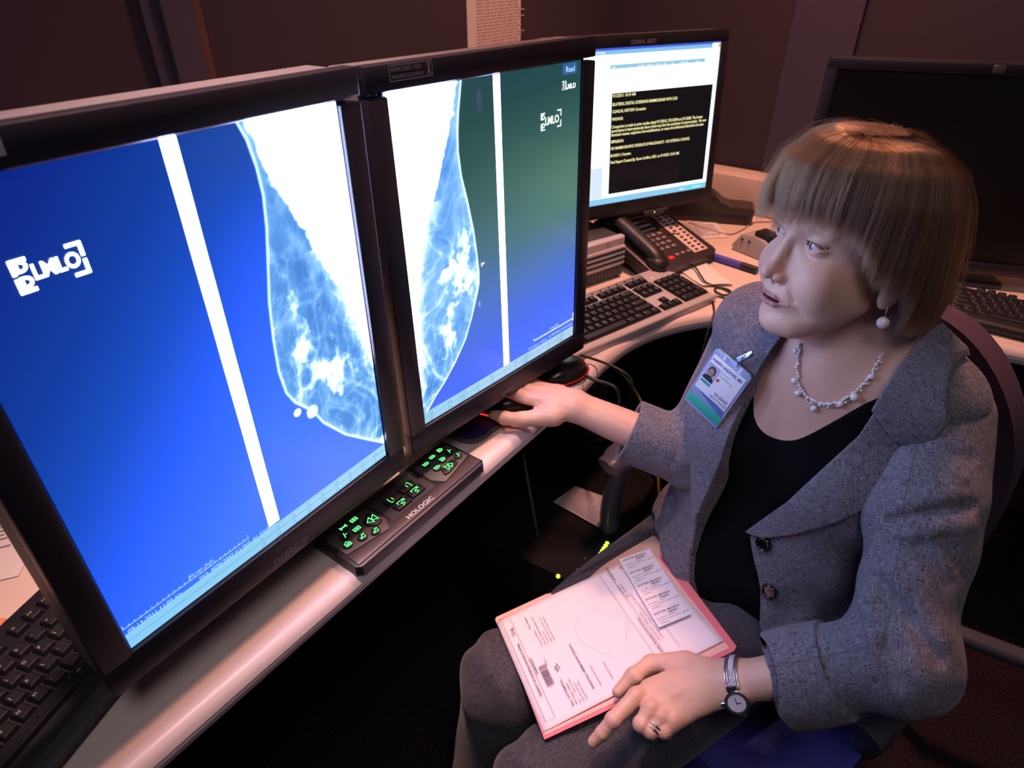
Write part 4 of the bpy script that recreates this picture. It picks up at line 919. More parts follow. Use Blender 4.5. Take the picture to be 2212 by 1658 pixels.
# ---------------------------------------------------------------- arms and hands (world metres)
def finger(P, J, rs, k=.003): return chain(P, J, rs, k)
LH = dict(
  thumb=[(.232, .520, .590), (.190, .528, .574), (.164, .512, .571), (.142, .496, .560)],
  index=[(.160, .4735, .5890), (.1275, .4470, .5795), (.1140, .4385, .5650), (.1030, .4340, .5525)],
  middle=[(.1752, .4560, .5910), (.1610, .4400, .5820), (.1700, .4450, .5620), (.1890, .4560, .5570)],
  ring=[(.1870, .4470, .5885), (.1720, .4335, .5790), (.1790, .4400, .5620), (.1960, .4500, .5570)],
  pinky=[(.2010, .4420, .5880), (.1880, .4325, .5800), (.1945, .4380, .5660), (.2070, .4480, .5620)])
WL = np.array((.284, .482, .606)); EL = np.array((.440, .440, .712))
def oval(P, a, b, u, r1, r2, w1, w2):
    # flattened limb: u = wide direction, r = thin radii, w = wide radii
    a = np.array(a, F4); b = np.array(b, F4); d = b-a; L = np.sqrt(d@d); d = d/L; u = np.array(u, F4); u = u-d*(u@d); u = u/np.sqrt(u@u); n = np.cross(d, u)
    q = P-a; s = q@d; t = np.clip(s/L, 0, 1); R1 = r1+(r2-r1)*t; W1 = w1+(w2-w1)*t; ax = s-np.clip(s, 0, L)
    x = (q@u)/W1; y = (q@n)/R1; k = np.sqrt(x*x+y*y+(ax/R1)**2); return (k-1)*np.minimum(R1, W1)
def f_handL(P):
    up = np.array((.2, -.5, .84)); wide = np.array((.55, -.72, .0))
    d = oval(P, WL, EL, (-.1, -.75, .6), .0225, .035, .0285, .036)
    d = smin(d, oval(P, WL, (.246, .487, .597), wide, .0205, .017, .0275, .030), .014)
    palm = oval(P, (.252, .487, .598), (.186, .464, .582), wide, .0185, .0165, .030, .0355)
    d = smin(d, palm, .012)
    rs = [.0105, .0095, .0085, .0072]
    for nme, r in (('index', 1.0), ('middle', 1.0), ('ring', .95), ('pinky', .86)):
        J = LH[nme]; d = smin(d, finger(P, J, [a*r for a in rs]), .007 if nme == 'index' else .004); k = np.array(J[0])
        d = smin(d, cap(P, k+np.array((.045, .022, .003)), k+np.array((0, 0, -.001)), .0035, .0065), .012)      # tendon ridges to the knuckles
        d = smin(d, sph(P, np.array(J[1])+np.array((0, 0, .0005)), .0095*r), .004)
    d = smin(d, finger(P, LH['thumb'], [.015, .0115, .0105, .0078], .006), .012)
    d = smin(d, cap(P, (.262, .500, .604), (.205, .468, .600), .003, .0025), .010)
    return d+.0003*nz3(P, 400, 2)
v, q = surf(f_handL, (.075, .385, .53), (.40, .56, .70), .0011)
c = np.tile(SK*1.02, (len(v), 1))*(1+.08*nz3(v, 60, 4))[:, None]
for J in LH.values():
    w_ = 1-sstep(.006, .017, np.linalg.norm(v-np.array(J[0]), axis=1)); c = c*(1-.35*w_[:, None])+np.array((.60, .25, .19))*.35*w_[:, None]
    w_ = 1-sstep(.004, .013, np.linalg.norm(v-np.array(J[1]), axis=1)); c = c*(1-.3*w_[:, None])+np.array((.58, .24, .19))*.3*w_[:, None]
nail = 1-sstep(.0045, .0058, np.linalg.norm((v-np.array((.0955, .4265, .5665)))*np.array((1, 1, .9)), axis=1)); c = c*(1-.5*nail[:, None])+np.array((.72, .48, .42))*.5*nail[:, None]
parts_v.append(v); parts_q.append(q); parts_c.append(c)
WR = np.array((.098, .846, .778)); ER = np.array((.278, .790, .724))
RH = dict(
  thumb=[(.066, .822, .772), (.016, .823, .767), (-.012, .829, .766), (-.030, .839, .765)],
  index=[(.012, .862, .787), (-.027, .874, .792), (-.048, .880, .783), (-.063, .884, .776)],
  middle=[(.017, .879, .789), (-.023, .893, .795), (-.047, .900, .785), (-.064, .904, .776)],
  ring=[(.026, .894, .783), (-.012, .911, .788), (-.034, .919, .778), (-.050, .924, .770)],
  pinky=[(.038, .906, .775), (.008, .922, .776), (-.010, .930, .768), (-.024, .935, .762)])
def f_handR(P):
    d = oval(P, WR, ER, (.3, .8, .25), .021, .034, .026, .035); d = smin(d, oval(P, WR, (.07, .858, .782), (.45, .9, 0), .019, .016, .026, .030), .014)
    d = smin(d, oval(P, (.075, .857, .780), (.030, .876, .782), (.5, .86, -.1), .0155, .012, .029, .033), .012); rs = [.0105, .0095, .0085, .0072]
    for nme, r in (('index', 1.0), ('middle', 1.0), ('ring', .95), ('pinky', .86)):
        J = RH[nme]; d = smin(d, finger(P, J, [a*r for a in rs]), .007); k = np.array(J[0]); d = smin(d, cap(P, k+np.array((.045, -.014, .004)), k, .0045, .0075), .010); d = smin(d, sph(P, k+np.array((0, 0, .003)), .0085*r), .006)
    d = smin(d, finger(P, RH['thumb'], [.0145, .0112, .0102, .0078], .006), .013)
    return d+.0003*nz3(P, 400, 3)
v, q = surf(f_handR, (-.085, .69, .72), (.25, .96, .82), .0012)
c = np.tile(SK*1.02, (len(v), 1))*(1+.08*nz3(v, 60, 4))[:, None]
nail = 1-sstep(.0045, .0060, np.linalg.norm((v-np.array((-.031, .836, .7725)))*np.array((1, 1, .9)), axis=1)); c = c*(1-.6*nail[:, None])+np.array((.80, .55, .48))*.6*nail[:, None]
parts_v.append(v); parts_q.append(q); parts_c.append(c)
# hidden body below the clothes keeps the figure one solid surface
SL = [t2w([.137, -.014, .905]), np.array((.440, .446, .714)), np.array((.345, .470, .634))]; SR = [t2w([-.132, -.012, .912]), np.array((.278, .790, .724)), np.array((.190, .818, .750))]
LEG = {'R': [(.365, .845, .500), (-.005, .600, .420), (-.06, .60, .06)], 'L': [(.455, .685, .495), (.045, .425, .435), (-.01, .42, .06)]}
def f_core(P):
    T = w2t(P); d = torso(T)+.010
    d = smin(d, cap(P, SL[0], SL[1], .036, .034), .02); d = smin(d, cap(P, SL[1], (.37, .46, .655), .034, .032), .02)
    d = smin(d, cap(P, SR[0], SR[1], .036, .032), .02); d = smin(d, cap(P, SR[1], (.205, .812, .744), .032, .030), .02)
    for L in LEG.values(): d = smin(d, chain(P, L, [.074, .050, .036], .03), .03)
    for L in LEG.values(): d = smin(d, cap(P, np.array(L[2])+np.array((.02, .0, -.015)), np.array(L[2])+np.array((-.14, -.045, -.02)), .026, .018), .01)
    return d
v, q = surf(f_core, (-.27, .30, -.01), (.68, 1.02, 1.03), .006)
parts_v.append(v); parts_q.append(q); parts_c.append(np.tile(SK, (len(v), 1)))
n0 = 0; Q = []
for a, b in zip(parts_v, parts_q): Q.append(b+n0); n0 += len(a)
me = npmesh('person', np.concatenate(parts_v), np.concatenate(Q)); add_attr(me, 'tone', np.concatenate([np.concatenate(parts_c), np.ones((n0, 1))], 1))
person = link('person', me, skin_m); smooth(me, 180)
tag(person, 'seated woman with bobbed hair in grey suit, hand on mouse, holding a pink folder', 'person')

# eyes, teeth
def eyeball(side):
    c = np.array((31.0*side, -10.5, 0)); gz = Vector((math.sin(math.radians(7)), math.cos(math.radians(7)), .02)).normalized()
    g = np.array(gz); a = np.cross(g, (0, 0, 1)); a /= np.linalg.norm(a); b = np.cross(a, g); n, m = 48, 60; co = []; col = []
    for j in range(m+1):
        th = math.pi*(j/m)**1.35; r = 12.2+.45*max(0, 1-(math.degrees(th)/27)**2)
        for i in range(n):
            p = 2*math.pi*i/n; co.append(c+r*(math.cos(th)*g+math.sin(th)*(math.cos(p)*a+math.sin(p)*b))); dg = math.degrees(th)
            f = .75+.5*((math.sin(p*17)+math.sin(p*29+1))*.25+.5)
            col.append((.004, .004, .005) if dg < 9.5 else (.05*f, .12*f, .17*f) if dg < 25 else (.02, .03, .05) if dg < 28.5 else (.66, .60, .60))
    idx = np.arange((m+1)*n).reshape(m+1, n); q = np.stack([idx[:-1], idx[1:], np.roll(idx, -1, 1)[1:], np.roll(idx, -1, 1)[:-1]], -1).reshape(-1, 4)
    me = npmesh('eye', h2w(np.array(co)), q); add_attr(me, 'tone', np.c_[np.array(col), np.ones(len(col))]); o = link('eye', me, eye_m, person); smooth(me, 180); return o
eye_m = bpy.data.materials.new('eye'); eye_m.use_nodes = True; nt = eye_m.node_tree; b = nt.nodes['Principled BSDF']; at = nt.nodes.new('ShaderNodeAttribute'); at.attribute_name = 'tone'
nt.links.new(at.outputs['Color'], b.inputs['Base Color']); b.inputs['Roughness'].default_value = .08; b.inputs['Coat Weight'].default_value = 1
eyeball(1); eyeball(-1)
bm = bmesh.new()
for i in range(-5, 6):
    x = i*4.1; g = bmesh.ops.create_uvsphere(bm, u_segments=10, v_segments=8, radius=1); bmesh.ops.scale(bm, vec=(2.1, 1.8, 4.2), verts=g['verts']); bmesh.ops.translate(bm, vec=(x, 10.5-.018*x*x, -67.6), verts=g['verts'])
for vv in bm.verts: vv.co = Vector(h2w(np.array(vv.co)))
me = bpy.data.meshes.new('teeth'); bm.to_mesh(me); bm.free(); smooth(me, 180); link('teeth', me, mat('tooth', (.62, .58, .5), .25), person)
def hair_obj(name, pts, rad, m, parent, shade=None):   # pts: (N, n, 3) world
    N, n = pts.shape[:2]; hc = bpy.data.hair_curves.new(name); hc.add_curves([n]*N)
    hc.attributes['position'].data.foreach_set('vector', np.ascontiguousarray(pts, F4).ravel())
    a = hc.attributes.get('radius') or hc.attributes.new('radius', 'FLOAT', 'POINT'); a.data.foreach_set('value', np.ascontiguousarray(np.broadcast_to(rad, (N, n)), F4).ravel())
    if shade is not None: hc.attributes.new('shade', 'FLOAT', 'CURVE').data.foreach_set('value', np.ascontiguousarray(shade, F4))
    hc.materials.append(m); o = bpy.data.objects.new(name, hc); COL.objects.link(o)
    if parent: o.parent = parent
    return o
M_lash = mat('lash', (.02, .014, .012), .6)
def lashes(side):
    L = []
    for i in range(46):
        t = i/45; x = 31.5+(-12+25.5*t); dz = math.sqrt(max(0, 23.0**2-(x-31.5)**2))-17.5-.3+.08*(x-31); y = math.sqrt(max(0, 13.4**2-(x-31)**2-dz**2))-10.5
        p0 = np.array((x, y, dz)); out = np.array(((x-31)*.06, .9, .1)); out /= np.linalg.norm(out); l = rng.uniform(4.0, 6.0)*(.6+.5*t)
        L.append([(p0+out*l*s+np.array((0, 0, l*.42*s*s)))*np.array((side, 1, 1)) for s in np.linspace(0, 1, 5)])
    return np.array(L)
lp = np.concatenate([lashes(1), lashes(-1)]); hair_obj('eyelashes', h2w(lp), np.linspace(.00016, .00004, 5), M_lash, person)
B = []
for side in (1, -1):
    for i in range(150):
        t = rng.random(); x = 10+38*t; z = 15.8+4.2*math.sin(min(t*1.35, 1.45)*1.15)-3.5*max(0, t-.75)*4*.5+rng.uniform(-1.8, 1.8)*(1-.6*t); y = 12-.0*x-.0085*x*x
        p0 = np.array((x, y-2.2, z)); d = np.array((1, -.25*(x/30), .55*(1-t*1.4))); d /= np.linalg.norm(d); l = rng.uniform(4, 7)
        B.append([(p0+d*l*s+np.array((0, 1.0*s-1.2*s*s, -.4*s*s)))*np.array((side, 1, 1)) for s in np.linspace(0, 1, 4)])
hair_obj('eyebrows', h2w(np.array(B)), np.linspace(.00012, .00004, 4), mat('brow', (.10, .06, .04), .6), person)

# ---------------------------------------------------------------- hair: an inner shell and combed strands
hair_m = bpy.data.materials.new('hair'); hair_m.use_nodes = True; nt = hair_m.node_tree; nt.nodes.clear()
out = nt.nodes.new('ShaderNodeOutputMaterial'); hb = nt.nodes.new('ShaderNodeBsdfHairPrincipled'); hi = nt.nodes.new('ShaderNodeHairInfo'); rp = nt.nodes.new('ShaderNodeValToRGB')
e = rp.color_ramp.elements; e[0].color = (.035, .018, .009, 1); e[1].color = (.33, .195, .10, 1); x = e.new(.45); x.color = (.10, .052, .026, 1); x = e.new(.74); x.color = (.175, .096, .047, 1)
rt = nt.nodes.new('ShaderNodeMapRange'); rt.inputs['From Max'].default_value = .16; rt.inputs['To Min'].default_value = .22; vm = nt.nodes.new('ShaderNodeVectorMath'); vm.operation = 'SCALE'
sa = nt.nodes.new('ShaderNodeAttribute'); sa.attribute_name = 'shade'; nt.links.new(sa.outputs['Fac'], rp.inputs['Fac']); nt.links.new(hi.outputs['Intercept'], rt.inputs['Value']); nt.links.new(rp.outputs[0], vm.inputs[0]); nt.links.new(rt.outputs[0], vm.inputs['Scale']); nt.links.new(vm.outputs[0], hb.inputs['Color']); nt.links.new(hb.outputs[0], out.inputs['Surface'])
hb.inputs['Roughness'].default_value = .32; hb.inputs['Radial Roughness'].default_value = .42; hb.inputs['Random Roughness'].default_value = .2
pS = [0, .08, .2, .34, .48, .62, .76, .9, 1.0]; pZ = [115, 117, 116, 108, 88, 52, 4, -46, -89]
pFf = [.01, .10, .38, .65, .85, .965, .99, .99, .90]; pFb = [.01, .08, .33, .56, .77, .93, 1.03, 1.09, 1.04]
def hair_pt(phi, s, k=1.0):
    # phi: azimuth from the front (radians, + to her right); s: 0 crown .. 1 lowest hem; k: layer
    c, sn = np.cos(phi), np.sin(phi); front = np.clip(c, 0, 1); phi, s = np.broadcast_arrays(phi, s)
    ry = np.where(c > 0, 124., 116.); rx = np.where(sn > 0, 99., 93.); R = 1/np.sqrt((sn/rx)**2+(c/ry)**2)
    w_ = sstep(-.5, .5, c); f = np.interp(s, pS, pFf)*w_+np.interp(s, pS, pFb)*(1-w_); z = np.interp(s, pS, pZ)
    z = z+5*np.clip(sn+.35, 0, 1)*np.exp(-((s-.22)/.16)**2)-10*np.clip(-c, 0, 1)*np.exp(-((s-.42)/.2)**2)-7*np.clip(-sn+.1, 0, 1)*np.exp(-((s-.17)/.15)**2)
    f = f*(1-.13*front*(sn < .2)*sstep(.45, .78, s)); R = R*f*k; ry0 = 26*np.clip(1-s*3, 0, 1)
    return np.stack([R*sn-26*np.clip(1-s*2.0, 0, 1)**1.3, -80+26*np.clip(1-s*2.2, 0, 1)+R*c+ry0*c, z*(1-(1-k)*.55*(z > 0))], -1)
def hem(phi):
    a = np.degrees(np.arctan2(np.sin(phi), np.cos(phi))); z = np.interp(a, [-180, -140, -112, -99, -92, -70, -60, -50, -38, -20, 0, 22, 38, 52, 62, 80, 97, 110, 140, 180], [-86, -88, -84, -76, -34, -28, -4, 15, 27, 27, 24, 22, 20, 12, -10, -40, -76, -84, -88, -86])
    return np.interp(-z, [-a for a in pZ[2:]], pS[2:])
def shell(k, name, m, parent, ds):
    n, mm = 160, 48; ph = np.linspace(0, 2*np.pi, n, endpoint=False); P = []
    for j in range(mm+1):
        s = (hem(ph)-ds)*j/mm; P.append(hair_pt(ph, s, k))
    for j in range(mm, -1, -1): P.append(hair_pt(ph, (hem(ph)-ds)*j/mm, k-.10))
    P = np.array(P); r = P.shape[0]; idx = np.arange(r*n).reshape(r, n); q = np.stack([idx[:-1], np.roll(idx, -1, 1)[:-1], np.roll(idx, -1, 1)[1:], idx[1:]], -1).reshape(-1, 4)
    me = npmesh(name, h2w(P.reshape(-1, 3)), q); o = link(name, me, m, parent); smooth(me, 180); return o
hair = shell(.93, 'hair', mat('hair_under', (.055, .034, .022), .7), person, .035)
def strands(N, lay0, lay1, rad, n=18, stray=0):
    NC = 1300; cph = rng.uniform(-np.pi, np.pi, NC); ck = rng.normal(0, .007, NC); ce = rng.normal(0, .016, NC); cs = rng.normal(0, .05, NC)
    ph0 = rng.uniform(-np.pi, np.pi, N); o = np.argsort(cph); ci = o[np.clip(np.searchsorted(cph[o], ph0), 0, NC-1)]
    k = rng.uniform(lay0, lay1, N)+ck[ci]; end = hem(ph0)+ce[ci]+rng.normal(0, .010, N)-.03*rng.random(N)**3; s0 = np.where(rng.random(N) < .5, rng.uniform(0, .05, N), rng.uniform(0, .45, N))
    t = np.linspace(0, 1, n); S = s0[:, None]+(end-s0)[:, None]*t[None]; dp = (cph[ci]-ph0); dp = (dp+np.pi) % (2*np.pi)-np.pi
    sweep = .30*np.cos(ph0)*0; PH = ph0[:, None]+dp[:, None]*.55*t[None]**2+cs[ci][:, None]*.5*(t[None]-.3)
    wv = rng.uniform(0, 6.28, N); PH = PH+.012*np.sin(wv[:, None]+t[None]*5)*(1+3*stray)
    fr = np.exp(-(np.minimum(np.abs(ph0), 9)/.7)**2); PH = PH-.22*fr[:, None]*(t[None]-.2)*0
    K = k[:, None]+.010*np.sin(wv[:, None]*2+t[None]*4)*(1+3*stray)+(stray*rng.uniform(.0, .06, N)[:, None]*t[None] if stray else 0)
    K = np.where(s0[:, None] > .05, np.minimum(K, K-.05*(1-t[None])**3), K)
    P = hair_pt(PH, S, K)+rng.normal(0, .25, (N, 1, 3)); sh = np.clip(.5*rng.random(NC)[ci]+.30*rng.random(N)+.25*rng.random(60)[((ph0+np.pi)/(2*np.pi)*59.9).astype(int)], 0, 1)
    return h2w(P), rad*np.interp(t, [0, .1, .7, 1], [.7, 1, .9, .25])[None]*np.ones((N, 1)), sh
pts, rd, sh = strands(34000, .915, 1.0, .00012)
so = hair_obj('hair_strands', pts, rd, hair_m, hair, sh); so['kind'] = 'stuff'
pts, rd, sh = strands(420, .99, 1.03, .00006, stray=1)
so = hair_obj('stray_strands', pts, rd, hair_m, hair, sh); so['kind'] = 'stuff'
# ---------------------------------------------------------------- clothes
def cloth_mat(name, dark, light, bumpd=.0006):
    m = bpy.data.materials.new(name); m.use_nodes = True; nt = m.node_tree; b = nt.nodes['Principled BSDF']; N = nt.nodes.new; L = nt.links.new
    at = N('ShaderNodeAttribute'); at.attribute_name = 'weave'
    def thr(sx, sy, d=2):
        mp = N('ShaderNodeMapping'); mp.inputs['Scale'].default_value = (sx, sy, 1); n = N('ShaderNodeTexNoise'); n.inputs['Scale'].default_value = 1; n.inputs['Detail'].default_value = d
        L(at.outputs['Vector'], mp.inputs['Vector']); L(mp.outputs[0], n.inputs['Vector']); return n.outputs['Fac']
    def mth(op, a, c):
        q = N('ShaderNodeMath'); q.operation = op
        for i, v in enumerate((a, c)):
            if isinstance(v, (int, float)): q.inputs[i].default_value = v
            else: L(v, q.inputs[i])
        return q.outputs[0]
    w1, w2, w3 = thr(1500, 85), thr(85, 1500), thr(300, 300, 4); big = thr(9, 9, 2)
    mx = mth('MAXIMUM', w1, w2); sm = mth('ADD', mth('MULTIPLY', mth('ADD', w1, w2), .38), mth('MULTIPLY', mx, .30)); sm = mth('ADD', sm, mth('MULTIPLY', w3, .22)); sm = mth('ADD', sm, mth('MULTIPLY', big, .10))
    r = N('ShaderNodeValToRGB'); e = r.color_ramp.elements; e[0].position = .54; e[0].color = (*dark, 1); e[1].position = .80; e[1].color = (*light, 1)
    L(sm, r.inputs['Fac']); L(r.outputs[0], b.inputs['Base Color']); b.inputs['Roughness'].default_value = .75; b.inputs['Specular IOR Level'].default_value = .25
    b.inputs['Sheen Weight'].default_value = .15
    bp = N('ShaderNodeBump'); bp.inputs['Distance'].default_value = bumpd; L(sm, bp.inputs['Height']); L(bp.outputs[0], b.inputs['Normal']); return m
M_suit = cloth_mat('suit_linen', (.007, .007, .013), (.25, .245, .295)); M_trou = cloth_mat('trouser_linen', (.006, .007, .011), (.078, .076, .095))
M_shirt = mat('black_knit', (.003, .003, .004), .95, spec=.12, bump=.3, bscale=1500)
def garment(name, f, lo, hi, h, m, parent, uvf, slack=1.9):
    v, q = surf(f, lo, hi, h, slack); me = npmesh(name, v, q); uv = uvf(v); add_attr(me, 'weave', np.c_[uv, np.zeros(len(v))], 'FLOAT_VECTOR'); o = link(name, me, m, parent); smooth(me, 180); return o
def seg_uv(v, a, b, ref):
    a, b = np.array(a), np.array(b); d = (b-a)/np.linalg.norm(b-a); u = np.array(ref, float); u -= d*(u@d); u /= np.linalg.norm(u); n = np.cross(d, u); q = v-a
    return np.stack([np.arctan2(q@n, q@u)*.055, q@d], -1)
def folds(P, amp, s, seed): return amp*nz3(P, s, seed)
def crease(P, a, b, r, k=.012): return cap(P, np.array(a), np.array(b), r)
def f_sleeveL(P):
    d = chain(P, SL, [.052, .054, .048], .03)
    d = smin(d, cap(P, SL[0], SL[0]+(SL[1]-SL[0])*.45, .050, .058), .03)
    d = smin(d, sph(P, SL[1]+np.array((.026, -.010, -.024)), .030), .04)                 # pointed elbow
    D = (SL[2]-SL[1]); L = np.linalg.norm(D); D = D/L; s = (P-SL[1])@D
    r0 = P-SL[1]-np.clip(s, 0, 9)[..., None]*D; rad = np.sqrt((r0**2).sum(-1))
    cuff = np.maximum(rad-(.0560+.003*sstep(.05, .12, s)), np.maximum(.070-s, s-.142)); d = np.where(s > .06, smin(d, cuff, .003), d)
    d = np.maximum(d, s-.140)                                                              # open end
    U_ = (SL[1]-SL[0]); U_ = U_/np.linalg.norm(U_); su = (P-SL[0])@U_
    w = np.sin(su*95+3*nz3(P, 14, 4)+8*(P[..., 2]*2+P[..., 0]*3))*.0022*sstep(.05, .12, su)*sstep(.30, .2, su)
    w += np.sin((s*120)+2.5*nz3(P, 16, 7)+P[..., 2]*40)*.0022*sstep(-.02, .02, s)*sstep(.08, .05, s)
    for q_, am, sg in FOLDS: w = w+am*np.exp(-(np.minimum.reduce([cap(P, q_[i], q_[i+1], 0) for i in range(4)])/sg)**2)
    return d+w+folds(P, .0028, 17, 3)
_R = np.array((Matrix.Rotation(math.pi/2-0.5855918, 3, 'X') @ Matrix.Rotation(0.00224, 3, 'Z'))); _C = np.array((0, 0, 1.38))
def hit(px, py, f, t0=.5, t1=1.3, off=0.):     # nearest point of surface f seen at a picture position
    d = _R @ np.array(((px-1106)/1406.6, -(py-829)/1406.6, -1.)); ts = np.linspace(t0, t1, 1600); P = (_C+d*ts[:, None]); s = f(P.astype(F4))-off; i = int(np.argmax(s < 0)); return P[i]
FOLDS = []; _F = []
for x0, y0, x1, y1, am, sg in ((1925, 1125, 2010, 1112, .012, .006), (2010, 1112, 2100, 1092, .010, .006), (1940, 1150, 2090, 1135, -.006, .011), (1945, 1085, 2060, 1060, -.005, .010), (1900, 1250, 1960, 1335, .010, .006), (1960, 1335, 2030, 1425, .012, .006), (1925, 1230, 2040, 1370, -.006, .012),
   (1990, 1180, 2050, 1260, .005, .009), (2040, 1160, 2085, 1240, .004, .008), (1905, 1300, 1925, 1400, .007, .010), (1925, 1400, 1935, 1470, .006, .012), (1880, 1290, 1890, 1380, -.004, .010), (1850, 1330, 1880, 1350, .008, .007), (1990, 960, 2100, 990, .004, .008), (1960, 1010, 2080, 1030, -.003, .009)):
    q_ = [hit(x0+(x1-x0)*t/4, y0+(y1-y0)*t/4, f_sleeveL, .55, 1.0) for t in range(5)]; _F.append((q_, am, sg))
FOLDS = _F
def uv_sl(v):
    D = SL[2]-SL[1]; s = (v-SL[1])@(D/np.linalg.norm(D)); a = seg_uv(v, SL[0], SL[1], (.6, .6, 0)); b = seg_uv(v, SL[1], SL[2], (0, .3, -1)); return np.where((s > .012)[:, None], b+3.1, a)
def open_end(d, P, a, b, r, depth=.05):       # hollow the sleeve mouth
    a, b = np.array(a), np.array(b); D = (b-a)/np.linalg.norm(b-a); return smax(d, -cap(P, b-D*depth, b+D*.1, r), .004)
def f_sleeveL2(P): return open_end(f_sleeveL(P), P, SL[1], SL[1]+(SL[2]-SL[1])/np.linalg.norm(SL[2]-SL[1])*.14, .043)
def f_sleeveR(P):
    d = chain(P, SR, [.050, .046, .044], .03); D = (SR[2]-SR[1]); L = np.linalg.norm(D); D = D/L; s = (P-SR[1])@D
    r0 = P-SR[1]-np.clip(s, 0, 9)[..., None]*D; rad = np.sqrt((r0**2).sum(-1)); cuff = np.maximum(rad-.0505, np.maximum(.03-s, s-.102)); d = np.where(s > .02, smin(d, cuff, .003), d); d = np.maximum(d, s-.100)
    w = np.sin(s*110+2.5*nz3(P, 16, 2)+P[..., 2]*45)*.0022*sstep(.03, .0, s)
    return smax(d+w+folds(P, .0025, 18, 9), -cap(P, SR[1]+D*.05, SR[1]+D*.2, .039), .003)
def uv_sr(v):
    D = SR[2]-SR[1]; s = (v-SR[1])@(D/np.linalg.norm(D)); a = seg_uv(v, SR[0], SR[1], (.6, .6, 0)); b = seg_uv(v, SR[1], SR[2], (.3, 1, -.3)); return np.where((s > .0)[:, None], b+3.1, a)
OPEN = [(-.035, .985), (-.047, .915), (-.050, .86), (-.048, .79), (-.060, .70), (-.066, .654), (-.056, .59), (-.03, .52), (0, .42), (.17, .42), (.122, .49), (.079, .565), (.045, .645), (.020, .690), (.017, .703), (.055, .79), (.092, .90), (.098, .97), (.092, 1.03), (.06, 1.08), (-.01, 1.08)]
def jacket_base(T):
    A = T.copy(); A[..., 0] = np.abs(A[..., 0]); d = torso(T)-.011
    d = smin(d, ell(A, (.05, .03, .66), (.115, .105, .17)), .05); d = smin(d, ell(A, (.07, .0, .53), (.135, .155, .10)), .05)
    d = smin(d, ell(A, (0, -.04, .975), (.072, .045, .038)), .03)
    return d
def jwr(T):      # soft wrinkles and drag lines of the front panels
    w = .0032*nz3(T, 13, 6)
    w += .0045*np.sin(T[..., 2]*62+T[..., 0]*55+2.2*nz3(T, 9, 12))*sstep(.10, .15, np.abs(T[..., 0]))*sstep(.95, .86, T[..., 2])*sstep(.55, .6, T[..., 2])
    return w+.0018*np.sin(T[..., 0]*140+2*nz3(T, 8, 2))*sstep(.68, .60, T[..., 2])
def f_jacket(P):
    T = w2t(P); d = jacket_base(T)+jwr(T); o = np.maximum(poly2(T[..., 0], T[..., 2], OPEN), -.01-T[..., 1]); d = smax(d, -o, .003)
    neck = cap(T, (0, -.02, .98), (0, .03, 1.06), .064, .068); d = smax(d, -neck, .004)
    d = smax(d, .437+.05*sstep(.1, -.1, T[..., 1])-T[..., 2], .006)
    Lh = chain(P, [np.array(q) for q in LEG['L']][:2], [.092, .07], .01); Rh = chain(P, [np.array(q) for q in LEG['R']][:2], [.092, .07], .01)
    return smax(d, -np.minimum(Lh, Rh), .01)
jk = garment('jacket', f_jacket, (.14, .46, .40), (.70, 1.03, 1.05), .0027, M_suit, person, lambda v: (lambda t: np.stack([t[:, 0], t[:, 2]-.7*t[:, 1]], -1))(w2t(v)))
garment('left_sleeve', f_sleeveL2, (.31, .36, .56), (.60, .68, 1.0), .0024, M_suit, jk, uv_sl)
garment('right_sleeve', f_sleeveR, (.13, .62, .68), (.42, .92, 1.0), .0024, M_suit, jk, uv_sr)
def layer(poly, off, th, ymin=-.02, kk=.0015):
    def f(P):
        T = w2t(P); d = jacket_base(T)+jwr(T)*.6; s = np.maximum(d-off, off-th-d); s = smax(s, poly2(T[..., 0], T[..., 2], poly), kk); return np.maximum(s, ymin-T[..., 1])
    return f
LAPL = [(.012, .700), (.055, .79), (.092, .895), (.098, .945), (.126, .925), (.146, .893), (.150, .858), (.138, .825), (.112, .79), (.075, .745), (.040, .712)]
LAPR = [(-.035, .985), (-.047, .915), (-.050, .86), (-.048, .79), (-.060, .70), (-.066, .654), (-.082, .69), (-.112, .77), (-.135, .84), (-.137, .87), (-.12, .895), (-.105, .91), (-.09, .96), (-.06, 1.01)]
garment('left_lapel', layer(LAPL, .0075, .0035), (.22, .50, .62), (.50, .80, .96), .0016, M_suit, jk, lambda v: (lambda t: np.stack([t[:, 0]*.78+t[:, 1]*.62, t[:, 1]*.78-t[:, 0]*.62], -1))(w2t(v)[:, [0, 2]]), 2.4)
garment('right_lapel', layer(LAPR, .0075, .0035), (.14, .60, .60), (.46, .95, 1.04), .0018, M_suit, jk, lambda v: (lambda t: np.stack([t[:, 0], t[:, 2]-.7*t[:, 1]], -1))(w2t(v)), 2.4)
